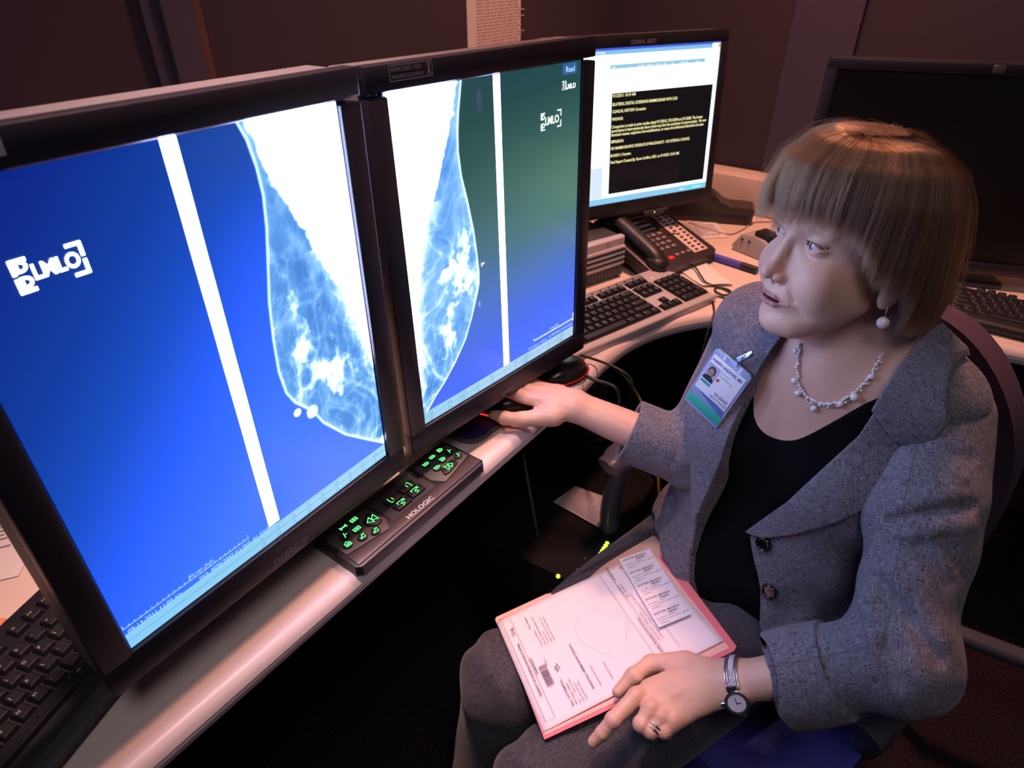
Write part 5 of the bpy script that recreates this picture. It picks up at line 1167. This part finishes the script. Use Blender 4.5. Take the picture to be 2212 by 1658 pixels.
def f_collar(P):
    # folded collar rolling round the neck and down to the notch
    T = w2t(P); pts = [(.122, .055, .912), (.106, .045, .965), (.078, .005, 1.008), (.03, -.052, 1.025), (-.03, -.052, 1.025), (-.078, .005, 1.008), (-.095, .045, .965), (-.10, .055, .92)]
    d = chain(T, pts, [.010]*8, .01)
    J = jacket_base(T)+jwr(T)*.6; COL_ = [(.094, .935), (.096, 1.02), (.10, 1.05), (.135, .99), (.162, .94), (.158, .905), (.150, .893), (.124, .905)]
    s = smax(np.maximum(J-.0105, .004-J), poly2(T[..., 0], T[..., 2], COL_), .0015); s = np.maximum(s, -.03-T[..., 1])
    neck = cap(T, (0, -.02, .98), (0, .03, 1.06), .066, .072); ring = np.maximum(np.maximum(neck-.014, -neck), np.maximum(.95-T[..., 2], T[..., 2]-1.035+.35*(T[..., 1]+.04)))
    ring = np.maximum(ring, poly2(T[..., 0], T[..., 2], OPEN)*-1-.0*T[..., 0]+0)*1
    ring = np.where(T[..., 1] > .0, np.maximum(ring, .0-poly2(T[..., 0], T[..., 2], OPEN)), np.maximum(np.maximum(neck-.014, -neck), np.maximum(.95-T[..., 2], T[..., 2]-1.035+.35*(T[..., 1]+.04))))
    return smin(s, ring, .008)
garment('collar', f_collar, (.30, .56, .86), (.62, .90, 1.07), .0018, M_suit, jk, lambda v: (lambda t: np.stack([t[:, 0]-.3*t[:, 1], t[:, 2]-.8*t[:, 1]], -1))(w2t(v)), 2.4)
NECKL = [(-.10, 1.1), (-.072, .935), (-.056, .90), (-.047, .872), (-.038, .855), (-.025, .843), (-.008, .838), (.010, .843), (.028, .856), (.048, .882), (.08, .930), (.11, .97), (.13, 1.1)]
NECKL = [tuple(p) for p in interp(NECKL, 4)]
def f_shirt(P):
    T = w2t(P); d = torso(T)-.003; d = smin(d, ell(T, (0, .0, .56), (.165, .142, .13)), .04); d = d+.0012*np.sin(T[..., 2]*90+T[..., 0]*30)*sstep(.72, .6, T[..., 2])
    n = np.maximum(poly2(T[..., 0], T[..., 2], NECKL), -.02-T[..., 1]); d = smax(d, -n, .0015); return np.maximum(d, np.maximum(.455-T[..., 2], T[..., 2]-1.0))
sv, sq = surf(f_shirt, (.17, .52, .44), (.66, .98, 1.01), .0028); me = npmesh('shirt', sv, sq); link('shirt', me, M_shirt, person); smooth(me, 180)
# buttons and button-front edge
def surf_pt(f, T0, T1):     # march from T0 towards T1 (torso frame) to the surface
    a, b = np.array(T0, float), np.array(T1, float); ts = np.linspace(0, 1, 400); p = t2w(a+(b-a)*ts[:, None]); d = f(p.astype(F4)); i = int(np.argmax(d < 0)); return p[i]
M_bt = mat('button_black', (.006, .006, .008), .12, coat=1)
for X, Z in ((.042, .700), (.070, .630), (.106, .553)):
    p = Vector(surf_pt(f_jacket, [X, .3, Z], [X, .0, Z])); R = Vector(TF*.92+np.array((0, 0, .2))).to_track_quat('Z', 'Y').to_matrix().to_4x4(); M = Matrix.Translation(p) @ R
    mb = MB(); mb.cyl((0, 0, -.002), (0, 0, .0032), .0125, .0115, n=36); mb.tube([(.0093*math.cos(t), .0093*math.sin(t), .0034) for t in np.linspace(0, 2*math.pi, 33)[:-1]], .0022, 10, closed=True)
    bmesh.ops.transform(mb.bm, matrix=M, verts=mb.bm.verts)
    bt_ = mb.build('button', M_bt, jk)
# trousers
PGM = np.array(RZ(.363) @ RY(-.208) @ RX(-.198))
def f_trousers(P):
    d = None
    for k, L in LEG.items():
        L = [np.array(q) for q in L]; c = chain(P, L, [.088, .069, .058], .035); c = np.maximum(c, .05-P[..., 2]); d = c if d is None else smin(d, c, .015)
    T = w2t(P); d = smin(d, ell(T, (0, -.01, .50), (.178, .135, .085)), .04)
    w = .0035*nz3(P, 12, 21)+.003*np.sin((P[..., 0]*.6-P[..., 1]*.8)*90+3*nz3(P, 8, 5))*sstep(.2, .35, P[..., 0])
    w += .0025*np.sin((P[..., 0]+P[..., 1])*80+3*nz3(P, 9, 4))*sstep(.12, .0, P[..., 0])
    q = (P-np.array((.137, .614, .525), F4))@PGM.astype(F4); bx = np.maximum(np.maximum(np.abs(q[..., 0])-.165, np.abs(q[..., 1])-.13), np.abs(q[..., 2]-.046)-.052)
    return smax(d+w, -bx, .006)
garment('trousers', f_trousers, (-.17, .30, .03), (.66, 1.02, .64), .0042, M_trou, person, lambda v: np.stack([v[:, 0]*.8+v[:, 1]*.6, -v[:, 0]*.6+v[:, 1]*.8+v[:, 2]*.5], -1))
def shoe(L):
    a = np.array(L[2]); mb = MB(); A = Vector(a+np.array((.06, .015, -.014))); B = Vector(a+np.array((-.18, -.055, -.018)))
    mb.tube([A+(B-A)*t for t in np.linspace(0, 1, 9)], [.014, .036, .044, .044, .043, .043, .043, .036, .014], 16); mb.build('shoe', M_black, person)
shoe(LEG['L']); shoe(LEG['R'])
# ---------------------------------------------------------------- jewellery, badge, watch: laid on the real surfaces
def grad(f, p, e=.002):
    p = np.array(p)[None]; g = np.array([(f((p+np.eye(3)[k]*e).astype(F4))-f((p-np.eye(3)[k]*e).astype(F4)))[0] for k in range(3)]); return g/np.linalg.norm(g)
M_pearl = mat('pearl', (.78, .72, .72), .18, spec=.8, coat=.6); M_sil = mat('silver', (.82, .8, .82), .18, metal=1); M_dial = mat('watch_dial', (.70, .72, .80), .3, coat=.5)
neck_px = [(1727, 742), (1723, 770), (1723, 800), (1724, 826), (1738, 850), (1752, 862), (1775, 870), (1800, 871), (1825, 862), (1848, 846), (1868, 826), (1882, 808), (1895, 785), (1906, 766)]
f_chest = lambda P: smin(f_head(w2h(P))/1000, f_neck(w2t(P)), .014)
line = [hit(x, y, f_chest, .55, 1.0, .0028) for x, y in interp(neck_px, 4)]
mb = MB()
for p in line[::1]: mb.ball(tuple(p+rng.normal(0, .0006, 3)), .0018+.0005*rng.random(), 10)
for p in line[2::3]: mb.ball(tuple(p+np.array((.001, -.002, -.0035))), .0017, 10)
mb.tube([tuple(p) for p in line], .0005, 6); mb.tube([tuple(p+np.array((0, -.001, -.004+.003*math.sin(i*.9)))) for i, p in enumerate(line)], .0004, 6)
nk_ = mb.build('necklace', M_pearl, person, 180)
for x, y, r in ((1718, 758, .0036), (1716, 822, .0042), (1724, 849, .0042), (1758, 882, .0042), (1815, 873, .0038), (1846, 858, .0050), (1883, 813, .0038)):
    mb = MB(); p = hit(x, y, f_chest, .55, 1.0, r*.9); mb.ball(tuple(p), r, 20); mb.build('pearl', M_pearl, nk_, 180)
# drop earring below the left ear lobe
lobe = h2w(np.array((-75.5, -80, -57))); mb = MB(); mb.ball(tuple(lobe+np.array((0, -.004, .002))), .0014, 10); mb.tube([tuple(lobe+np.array((0, -.004, .001))), tuple(lobe+np.array((0, -.005, -.009)))], .0005, 6)
er = mb.build('earring', M_sil, person, 180); mb = MB(); mb.ball(tuple(lobe+np.array((0, -.005, -.0155))), .0068, 28); mb.build('pearl', M_pearl, er, 180)
# wrist watch
axis = (EL-WL)/np.linalg.norm(EL-WL); wc = hit(1582, 1475, f_handL, .6, 1.0); wc = WL+axis*((wc-WL)@axis); e1 = np.cross(axis, (0, 0, 1)); e1 /= np.linalg.norm(e1); e2 = np.cross(e1, axis)
def ringpt(a, off=.002, ax=0):
    u = e1*math.cos(a)+e2*math.sin(a); c = wc+axis*ax; ts = np.linspace(.06, .0, 300); s = f_handL((c+u*ts[:, None]).astype(F4))-off; return c+u*ts[int(np.argmax(s < 0))]
tgt = hit(1587, 1511, f_handL, .6, 1.0); angs = np.linspace(0, 2*math.pi, 73)[:-1]; a0 = angs[int(np.argmin([np.linalg.norm(ringpt(a)-tgt) for a in angs]))]
watch = empty('watch', wc); watch.parent = person; watch['label'] = 'silver ladies watch on her left wrist'
mb = MB()
for dx in (-.0074, -.0046, .0046, .0074): mb.tube([tuple(ringpt(a, .0022, dx)-wc) for a in angs], .0010, 8, closed=True)
mb.build('band_edge', M_sil, watch, 180)
mb = MB()
for i, a in enumerate(np.linspace(0, 2*math.pi, 97)[:-1]):
    for j, dx in enumerate((-.0022, .0, .0022)): mb.ball(tuple(ringpt(a+(j % 2)*.03, .0022, dx)-wc), .0014, 8)
mb.build('band_links', M_sil, watch, 180)
pc_ = ringpt(a0, .0035); nn = grad(f_handL, ringpt(a0, .0)); nn = nn*.75+(_C-pc_)/np.linalg.norm(_C-pc_)*.35; nn /= np.linalg.norm(nn)
yv = np.cross(nn, axis); yv /= np.linalg.norm(yv); xv = np.cross(yv, nn)
Mw_ = Matrix(((xv[0], yv[0], nn[0], pc_[0]-wc[0]), (xv[1], yv[1], nn[1], pc_[1]-wc[1]), (xv[2], yv[2], nn[2], pc_[2]-wc[2]), (0, 0, 0, 1)))
mb = MB(); mb.cyl((0, 0, -.003), (0, 0, .0035), .0125, .0118, n=40); mb.box((0, .0125, 0), (.011, .008, .005), r=.001); mb.box((0, -.0125, 0), (.011, .008, .005), r=.001); mb.cyl((-.012, 0, 0), (-.0155, 0, 0), .0018, n=12)
bmesh.ops.transform(mb.bm, matrix=Mw_ @ Matrix.Scale(1.22, 4), verts=mb.bm.verts); wcs = mb.build('watch_case', M_sil, watch)
mb = MB(); mb.cyl((0, 0, .0033), (0, 0, .0038), .0088, n=36); bmesh.ops.transform(mb.bm, matrix=Mw_ @ Matrix.Scale(1.22, 4), verts=mb.bm.verts); mb.build('dial', M_dial, wcs)
mb = MB(); mb.box((.0018, .0, .0041), (.005, .0008, .0002)); mb.box((0, .0028, .0041), (.0007, .006, .0002)); mb.tube([(.0098*math.cos(t), .0098*math.sin(t), .0038) for t in np.linspace(0, 2*math.pi, 33)[:-1]], .0006, 6, closed=True)
bmesh.ops.transform(mb.bm, matrix=Mw_ @ Matrix.Scale(1.22, 4), verts=mb.bm.verts); mb.build('watch_hands', M_dark, wcs)
# rings on the folded fingers
for nme, t in (('ring', .62), ('ring', .84)):
    J = [np.array(q) for q in LH[nme]]; c = J[0]*(1-t)+J[1]*t; ax_ = J[1]-J[0]; ax_ /= np.linalg.norm(ax_); u = np.cross(ax_, (0, 0, 1)); u /= np.linalg.norm(u); w_ = np.cross(u, ax_)
    mb = MB(); mb.tube([tuple(c+(u*math.cos(a)+w_*math.sin(a))*.0106) for a in np.linspace(0, 2*math.pi, 37)[:-1]], .0013, 8, closed=True); mb.build('finger_ring', M_sil, person, 180)
# identity badge clipped to the lapel
bR = RZ(-.887) @ RX(-.22) @ RY(.253)
f_lap = lambda P: np.minimum(f_jacket(P), layer(LAPR, .0075, .0035)(P))
bc = hit(1548, 838, f_lap, .7, 1.15, .016); sc = np.linalg.norm(bc-_C)/np.linalg.norm(np.array((.270, .717, .899))-_C)
bd = empty('identity_badge', bc, bR, 'identity badge in a clear holder clipped to the grey lapel', 'badge'); bd.scale = (sc, sc, sc)
M_plas = mat('clear_holder', (.30, .36, .60), .12, coat=.6); M_card = mat('card_white', (.78, .80, .86), .35); M_grn = mat('card_green', (.03, .40, .30), .4)
XZ = Matrix.Rotation(math.pi/2, 4, 'X')
mb = MB(); mb.prism([(-.031, -.046), (.031, -.046), (.031, .042), (.026, .046), (-.026, .046), (-.031, .042)], -.0012, .0006, M=XZ, r=.0005); mb.build('holder', M_plas, bd)
mb = MB(); mb.box((0, -.0012, .0095), (.055, .0008, .0545), r=.0003); cd = mb.build('card', M_card, bd)
mb = MB(); mb.box((0, -.0010, -.0350), (.058, .0009, .0135), r=.0003); mb.build('green_strip', M_grn, bd)
mb = MB(); mb.prism([(-.026, -.017), (.027, -.029), (.027, -.021), (-.010, -.015)], .0008, .0014, M=XZ); mb.build('plastic_glare_fold', mat('holder_fold', (.10, .16, .42), .15, coat=.8), bd)
tx = TX(); tx.t('KAREN LINDFORS, MD', -.0255, .0285, .0058, xs=.86, bold=.00012); tx.t('UC DAVIS', .002, -.0090, .0060, xs=.85, bold=.0001); tx.t('HEALTH SYSTEM', -.002, -.0148, .0045, xs=.85)
tx.build('name_lettering', mat('badge_blue', (.03, .05, .28), .5), cd, Matrix.Translation((0, -.0018, 0)) @ XZ)
tx = TX(); tx.t('Professor', -.006, .0215, .0048, xs=.8); tx.t('Med Radiology', -.006, .0162, .0048, xs=.8); tx.build('title_lettering', M_inkg, cd, Matrix.Translation((0, -.0018, 0)) @ XZ)
mb = MB(); mb.box((-.0170, -.0018, .0125), (.0185, .0004, .0245)); ph_ = mb.build('portrait', mat('portrait_ground', (.42, .44, .60), .5), cd, sm=False)
mb = MB(); mb.ball((-.017, -.0020, .0150), (.0058, .0004, .0075), 20); mb.build('portrait_hair', mat('portrait_hair', (.05, .03, .03), .6), ph_)
mb = MB(); mb.ball((-.0172, -.0023, .0135), (.0040, .0004, .0056), 20); mb.build('portrait_face', mat('portrait_face', (.45, .27, .2), .5), ph_)
mb = MB(); mb.prism([(-.0255, .0005), (-.0085, .0005), (-.0095, .0055), (-.0150, .0085), (-.019, .0085), (-.0245, .0055)], .0020, .0023, M=XZ); mb.build('portrait_jacket', M_black, ph_)
mb = MB(); mb.box((-.0170, -.0020, -.0035), (.0165, .0004, .0035)); mb.build('portrait_strip', M_grn, cd)
mb = MB(); mb.ball((-.0040, -.0019, .0105), (.0023, .0004, .0023), 16); mb.build('red_dot', mat('dot_red', (.6, .02, .02), .4), cd)
mb = MB(); mb.box((.010, -.004, .062), (.0075, .0035, .024), r=.001, M=Matrix.Translation((.01, 0, .062)) @ Matrix.Rotation(.5, 4, 'Y') @ Matrix.Translation((-.01, 0, -.062)))
mb.cyl((.006, -.006, .055), (.006, -.003, .055), .003, n=14); mb.cyl((.004, -.005, .046), (.004, -.001, .046), .0035, n=14); mb.build('clip', M_sil, bd)

# ---------------------------------------------------------------- folder, exam sheet and labels on the lap
PO = Vector((.137, .614, .525)); PRm = RZ(.363) @ RY(-.208) @ RX(-.198)
fo = empty('folder', PO, PRm, 'pink file folder resting on the lap of the woman under the printed form', 'folder')
M_fol = mat('folder_pink', (.80, .20, .235), .7); M_tab = mat('folder_tab', (.85, .50, .45), .7)
mb = MB(); mb.prism([(-.142, -.117), (.142, -.127), (.150, -.122), (.163, .075), (.150, .098), (.146, .108), (-.136, .112)], -.0022, -.0012); mb.build('back_leaf', M_fol, fo, sm=False)
mb = MB(); mb.prism([(-.140, .100), (-.140, .116), (-.137, .1205), (-.046, .1205), (-.040, .118), (-.034, .100)], -.0028, -.0016); mb.build('tab', M_tab, fo, sm=False)
mb = MB(); mb.prism([(-.139, -.112), (.140, -.120), (.148, .098), (-.136, .1095)], -.0011, -.0006); mb.build('front_leaf', M_tab, fo, sm=False)
ex = empty('exam_request_form', PO, PRm, 'white printed exam request form lying on the pink folder', 'form')
bm = bmesh.new(); n = 24; g = [[None]*(n+1) for _ in range(n+1)]
for i in range(n+1):
    for j in range(n+1):
        x = -.1395+.279*i/n; y = -.108+.216*j/n; g[i][j] = bm.verts.new((x, y, .0006+.0035*(2*j/n-1)**4*(i/n)+.0012*math.sin(5*i/n)))
for i in range(n):
    for j in range(n): bm.faces.new((g[i][j], g[i+1][j], g[i+1][j+1], g[i][j+1]))
me = bpy.data.meshes.new('sheet'); bm.to_mesh(me); bm.free(); shp = link('sheet', me, mat('form_paper', (.82, .78, .84), .75), ex); smooth(me, 180)
shp.modifiers.new('thick', 'SOLIDIFY').thickness = .0003
# page reads with its top at the low x end; page right = +y
tx = TX(); q = math.pi/2
def pg(txt, dn, ac, size, **k): tx.t(txt, -.1395+dn, -.108+ac, size, rot=q, **k)    # dn: down the page, ac: across
def box_(d0, a0, d1, a1, wd=.0004):
    x0, x1, y0, y1 = -.1395+d0, -.1395+d1, -.108+a0, -.108+a1; tx.line([(x0, y0), (x1, y0), (x1, y1), (x0, y1), (x0, y0)], wd)
box_(.008, .009, .022, .206)
pg('UNIVERSITY OF CALIFORNIA DAVIS HEALTH SYSTEM', .0185, .048, .0046, xs=.95, bold=.00008); pg('EXAM REQUEST', .0265, .085, .0046, bold=.00008)
pg('Accession #  3044512', .050, .128, .0038); pg('Point/ Bed:   UCDMG SACRAMENTO CNR', .0555, .128, .0034); pg('Order Date, Time:', .0605, .128, .0034); pg('Admission Date, Time:  9/14/11  11:01', .0655, .128, .0034); pg('Scheduled by:  Southward, Stephanie', .0705, .128, .0034); pg('Status: Outpatient', .045, .168, .0036, bold=.00005)
pg('Name   DUTTON,MONICA', .052, .012, .0040, bold=.00006); pg('MRN / Dept #   0402831', .0575, .012, .0038); pg('Sex  F          DOB  02/13/1952', .0625, .012, .0034); pg('Exam Date:  09/14/2011', .0675, .012, .0034); pg('Acct#  0367411196092', .0725, .012, .0034)
pg('Scheduled Exam   MAMMOGRAPHY SCREENING', .0875, .022, .0042, bold=.00006); pg('Reason for exam, history:', .0985, .022, .0036); pg('EXAM/TX Comments', .1175, .022, .0036)
pg('3044512', .044, .090, .0040)
xx = 0
r_ = random.Random(9); y = .058
while y < .096:
    wd = r_.choice((.0006, .0006, .0012)); tx.rect(-.1395+.030, -.108+y, -.1395+.041, -.108+y+wd); y += wd+r_.choice((.0005, .0009))
tx.line([(-.1395+.185, -.108+.02), (-.1395+.185, -.108+.209)], .0004); tx.line([(-.1395+.199, -.108+.02), (-.1395+.199, -.108+.209)], .0004); tx.line([(-.1395+.222, -.108+.02), (-.1395+.222, -.108+.209)], .0004)
pg('Attending / Requesting Provider Information', .197, .022, .0042, bold=.00006); pg('Attending Provider   CHANG, JACKIE', .2045, .045, .0038); pg('Ordering Provider    CHANG, JACKIE (general), M.D. (PHY107)', .2105, .045, .0038)
pg('Phone:  (916) 734-0304', .206, .14, .0034); pg('Pager:  (916) 762-2893', .2015, .14, .0034); pg('Insurance Information', .203, .185, .0040, bold=.00006)
tx.build('printed_lettering', mat('form_ink', (.10, .08, .12), .7), shp, Matrix.Translation((0, 0, .0052)))
tx = TX(); q = math.pi/2
pg('TL', .062, .082, .013, rot=0) if 0 else tx.t('TL', -.1395+.060, -.108+.076, .011, rot=q+.35, xs=1.1)
tx.t('10 45', -.1395+.019, -.108+.168, .0085, rot=q-.1)
tx.build('handwriting', mat('pen_black', (.04, .04, .06), .6), shp, Matrix.Translation((0, 0, .0053)))
tx = TX(); P_ = interp([(-.005, -.055), (-.035, -.005), (-.028, .035), (.005, .040), (.037, .008), (.043, -.012), (.02, -.040), (.045, .005), (.036, .022), (.037, .005)], 6)
tx.line([tuple(p) for p in P_], .00035); tx.build('pen_loop', mat('pen_pink', (.70, .55, .68), .7), shp, Matrix.Translation((0, 0, .0050)))
lb = empty('label_strip', PO, PRm, 'curling strip of five printed patient labels on the upper right of the form', 'label strip')
for k in range(5):
    a = Vector((.0885-.0032*k, .1150-.0318*k)); b = Vector((.1440-.0040*k, .1080-.0310*k)); d = (b-a); nn_ = Vector((-d.y, d.x)).normalized()*-.0315
    pts = [a, b, b+nn_*1.0, a+nn_*1.0]; mb = MB(); mb.prism([(p.x, p.y) for p in pts][::-1], .0054, .0058); l = mb.build('patient_label', mat('label_white', (.80, .78, .86), .6) if k == 0 else bpy.data.materials['label_white'], lb, sm=False)
    tx = TX(); an = math.atan2(d.y, d.x); o = a+nn_*.28+d*.08
    tx.t('DUTTON ,MONICA', o.x, o.y, .0052, rot=an, xs=.9, bold=.0001); o = a+nn_*.45+d*.48; tx.t('0402831', o.x, o.y, .0052, rot=an, xs=.9, bold=.0001)
    o = a+nn_*.58+d*.08; tx.t('02/13/1952  F   00/00/00', o.x, o.y, .0030, rot=an); o = a+nn_*.74+d*.12; tx.t('09 367 411196-092  09/14/11 @DATE', o.x, o.y, .0030, rot=an); o = a+nn_*.90+d*.12; tx.t('SCREENING', o.x, o.y, .0026, rot=an)
    tx.build('label_lettering', M_ink, l, Matrix.Translation((0, 0, .0061)))

# ---------------------------------------------------------------- office chair
ch = empty('office_chair', t2w([0, -.05, 0]), None, 'purple fabric swivel chair with grey plastic arms holding the woman', 'chair')
c0 = Vector(t2w([0, -.05, 0])); Mt = Matrix(((TLx[0], TF[0], 0, TO[0]-c0.x), (TLx[1], TF[1], 0, TO[1]-c0.y), (0, 0, 1, 0), (0, 0, 0, 1)))
M_chf = mat('chair_fabric', (.085, .05, .085), .9, bump=.4, bscale=600, var=.15, vscale=150); M_chb = mat('seat_fabric', (.035, .035, .22), .9, bump=.4, bscale=600); M_chp = mat('chair_plastic', (.085, .09, .115), .28)
def shell_back(off, th, grow, name, m):
    bm = bmesh.new(); rows = []; N = 48
    for rr in np.linspace(0, 1, 14):
        row = []
        for k in range(N):
            a = 2*math.pi*k/N; ex_ = .62; x = (.222+grow)*math.copysign(abs(math.cos(a))**ex_, math.cos(a))*rr; z = (.265+grow)*math.copysign(abs(math.sin(a))**ex_, math.sin(a))*rr
            if z > 0: x *= 1-.28*(z/.265)**2
            row.append((x, -.185+off+.9*x*x-.06*math.cos(z*5)+.05-.008*(1-rr**4), .705+z))
        rows.append(row)
    fr_ = [[bm.verts.new(p) for p in row] for row in rows[1:]]; c = bm.verts.new((0, -.185+off-.06+.05-.008, .705)); bk = [[bm.verts.new((p[0], p[1]-th*(1-.0*0), p[2])) for p in row] for row in rows[1:]]; c2 = bm.verts.new((0, -.185+off-.06+.05-th, .705))
    for R_, cc_ in ((fr_, c), (bk, c2)):
        for k in range(N): bm.faces.new((cc_, R_[0][k], R_[0][(k+1) % N]))
        for a, b in zip(R_[:-1], R_[1:]):
            for k in range(N): bm.faces.new((a[k], a[(k+1) % N], b[(k+1) % N], b[k]))
    for k in range(N): bm.faces.new((fr_[-1][k], fr_[-1][(k+1) % N], bk[-1][(k+1) % N], bk[-1][k]))
    bmesh.ops.transform(bm, matrix=Mt, verts=bm.verts); bmesh.ops.recalc_face_normals(bm, faces=bm.faces); me = bpy.data.meshes.new(name); bm.to_mesh(me); bm.free(); o = link(name, me, m, ch); smooth(me, 50); return o
shell_back(0, .045, 0, 'backrest', M_chf); shell_back(-.046, .010, -.004, 'back_shell', M_chp)
mb = MB(); mb.prism(rr_(.25, .235, .09, 8), .345, .415, M=Mt @ Matrix.Translation((0, .05, 0)), r=.02, seg=3); mb.build('seat', M_chb, ch)
for sx in (-1, 1):
    lx, za, ya, yb = (-.27, .62, -.12, .115) if sx < 0 else (.245, .548, -.05, .165)
    mb = MB(); mb.tube([Mt @ Vector(p) for p in interp([(sx*.18, .02, .335), (lx*.95, .05, .36), (lx*1.02, .09, .46), (lx, .085, za)], 6)], .026, 14, flat=.7)
    pad_ = [(lx, ya, za-.004), (lx, ya*.5, za+.004), (lx, yb*.6, za+.004), (lx, yb, za-.01)]; mb.tube([Mt @ Vector(p) for p in interp(pad_, 5)], [.02]*3+[.031]*10+[.027]*3, 16, flat=.75); mb.build('armrest', M_chp, ch)
mb = MB(); mb.cyl(Mt @ Vector((0, .03, .08)), Mt @ Vector((0, .03, .345)), .028); mb.box((0, .03, .33), (.2, .22, .03), M=Mt, r=.005); mb.tube([Mt @ Vector(p) for p in interp([(0, -.05, .33), (0, -.19, .36), (0, -.24, .45), (0, -.235, .62)], 6)], .022, 12); mb.build('column', M_chp, ch)
for k in range(5):
    a = 2*math.pi*k/5+.3; mb = MB(); mb.tube([Mt @ Vector((0, .03, .09)), Mt @ Vector((.16*math.cos(a), .03+.16*math.sin(a), .085)), Mt @ Vector((.30*math.cos(a), .03+.30*math.sin(a), .07))], [.026, .022, .016], 12); l = mb.build('base_arm', M_chp, ch)
    mb = MB(); x, y = .30*math.cos(a), .03+.30*math.sin(a); mb.cyl(Mt @ Vector((x-.022, y, .032)), Mt @ Vector((x+.022, y, .032)), .031); mb.build('caster', M_black, l)

# ---------------------------------------------------------------- under the desk
cp = empty('tower_computer', (.135, .985, 0), RZ(math.radians(-31)), 'black tower computer in the shade below the desk with green lights', 'computer')
mb = MB(); mb.box((0, 0, .225), (.24, .40, .45), r=.006); mb.build('case', mat('tower_black', (.004, .004, .005), .8, spec=.15), cp)
E_yg = emit_mat('lamp_yellow_green', (.65, 1, .05), 1.6)
mb = MB()
for k in range(7): mb.ball((.104+.0*k, -.13+.0075*k, .4515), (.0042, .0035, .0025), 10)
tag(mb.build('level_lights', E_yg, cp), kind='stuff')
mb = MB(); mb.ball((.06, -.2, .448), .004, 12); mb.build('power_light', E_yg, cp)
for k, (x, y) in enumerate(((.085, -.14), (.09, -.155), (.082, -.17))):
    mb = MB(); mb.ball((x, y, .4512), .0016, 8); mb.build('status_light', emit_mat('lamp_dim', (.5, .6, .05), .15), cp)
cD = [(.084, .968), (.137, 1.020), (.222, .972), (.173, .900)]
cD = [(.084, .966), (.132, 1.013), (.214, .968), (.168, .896)]
o = sheet('loose_sheet', cD, .4535, mat('shaded_paper', (.35, .33, .34), .8), 'shade-toned printed sheet lying on the tower computer below the desk'); write_lines(o, cD, .4548, 14)  # shade under the desk is put into the paper's grey
def cable(name, pts, r, m, label, cat='cable'): mb = MB(); mb.tube(interp(pts, 8), r, 8); o = mb.build(name, m, None, 180); return tag(o, label, cat)
cable('mouse_cable', [(.130, .975, .752), (.148, .962, .750), (.172, .957, .745), (.186, .950, .735), (.190, .950, .70), (.180, .99, .60), (.15, 1.1, .5)], .0032, M_black, 'thick black cord of the spare mouse hanging over the desk edge')
cable('monitor_cable', [(.080, 1.06, .745), (.115, 1.05, .752), (.160, 1.025, .752), (.193, 1.005, .747), (.214, .995, .735), (.222, 1.0, .70), (.23, 1.1, .55)], .0026, M_black, 'black cable crossing the desk edge next to the silver keyboard')
cable('keyboard_cable', [(.376, 1.545, .7425), (.405, 1.50, .752), (.435, 1.46, .753), (.440, 1.40, .752), (.445, 1.375, .749), (.470, 1.365, .7425), (.490, 1.335, .7425), (.472, 1.322, .743), (.458, 1.345, .743), (.470, 1.36, .7435), (.492, 1.345, .743), (.486, 1.30, .743), (.455, 1.315, .743), (.440, 1.29, .743), (.428, 1.235, .742), (.405, 1.19, .70), (.39, 1.16, .60)], .0020, M_black, 'thin black cable coiling off the right end of the silver keyboard')
cable('charger_cable', [(.50, 1.79, .7425), (.54, 1.74, .7425), (.59, 1.70, .7425), (.64, 1.74, .7425), (.68, 1.79, .7425), (.74, 1.80, .7425)], .0018, mat('cable_pinkish', (.42, .28, .27), .5), 'thin pale cable curling on the desk beside the black rest')
cable('network_cable', [(.20, 1.25, .62), (.26, 1.17, .60), (.30, 1.08, .52), (.31, .98, .40), (.34, .95, .25), (.5, 1.0, .04)], .003, mat('cable_yellow', (.18, .15, .02), .6), 'dull yellow network cable hanging in the shade below the desk')
cable('power_cable', [(.02, .95, .60), (.05, .88, .45), (.09, .84, .25), (.06, .80, .06), (.0, .78, .012)], .003, M_dark, 'dark power cable looping to the floor near the tower computer')
# low grey shelf rail at the right
tag(MB().tube([(.80, .80, .30), (1.15, .60, .30)], .018, 14).build('foot_rail', M_chp, None), 'dark grey metal rail low down at the right behind the chair', 'rail')
tag(MB().tube([(.82, .788, 0), (.82, .788, .285)], .016, 12).build('rail_post', M_chp, None), 'short grey post holding up the low rail at the right', 'post')
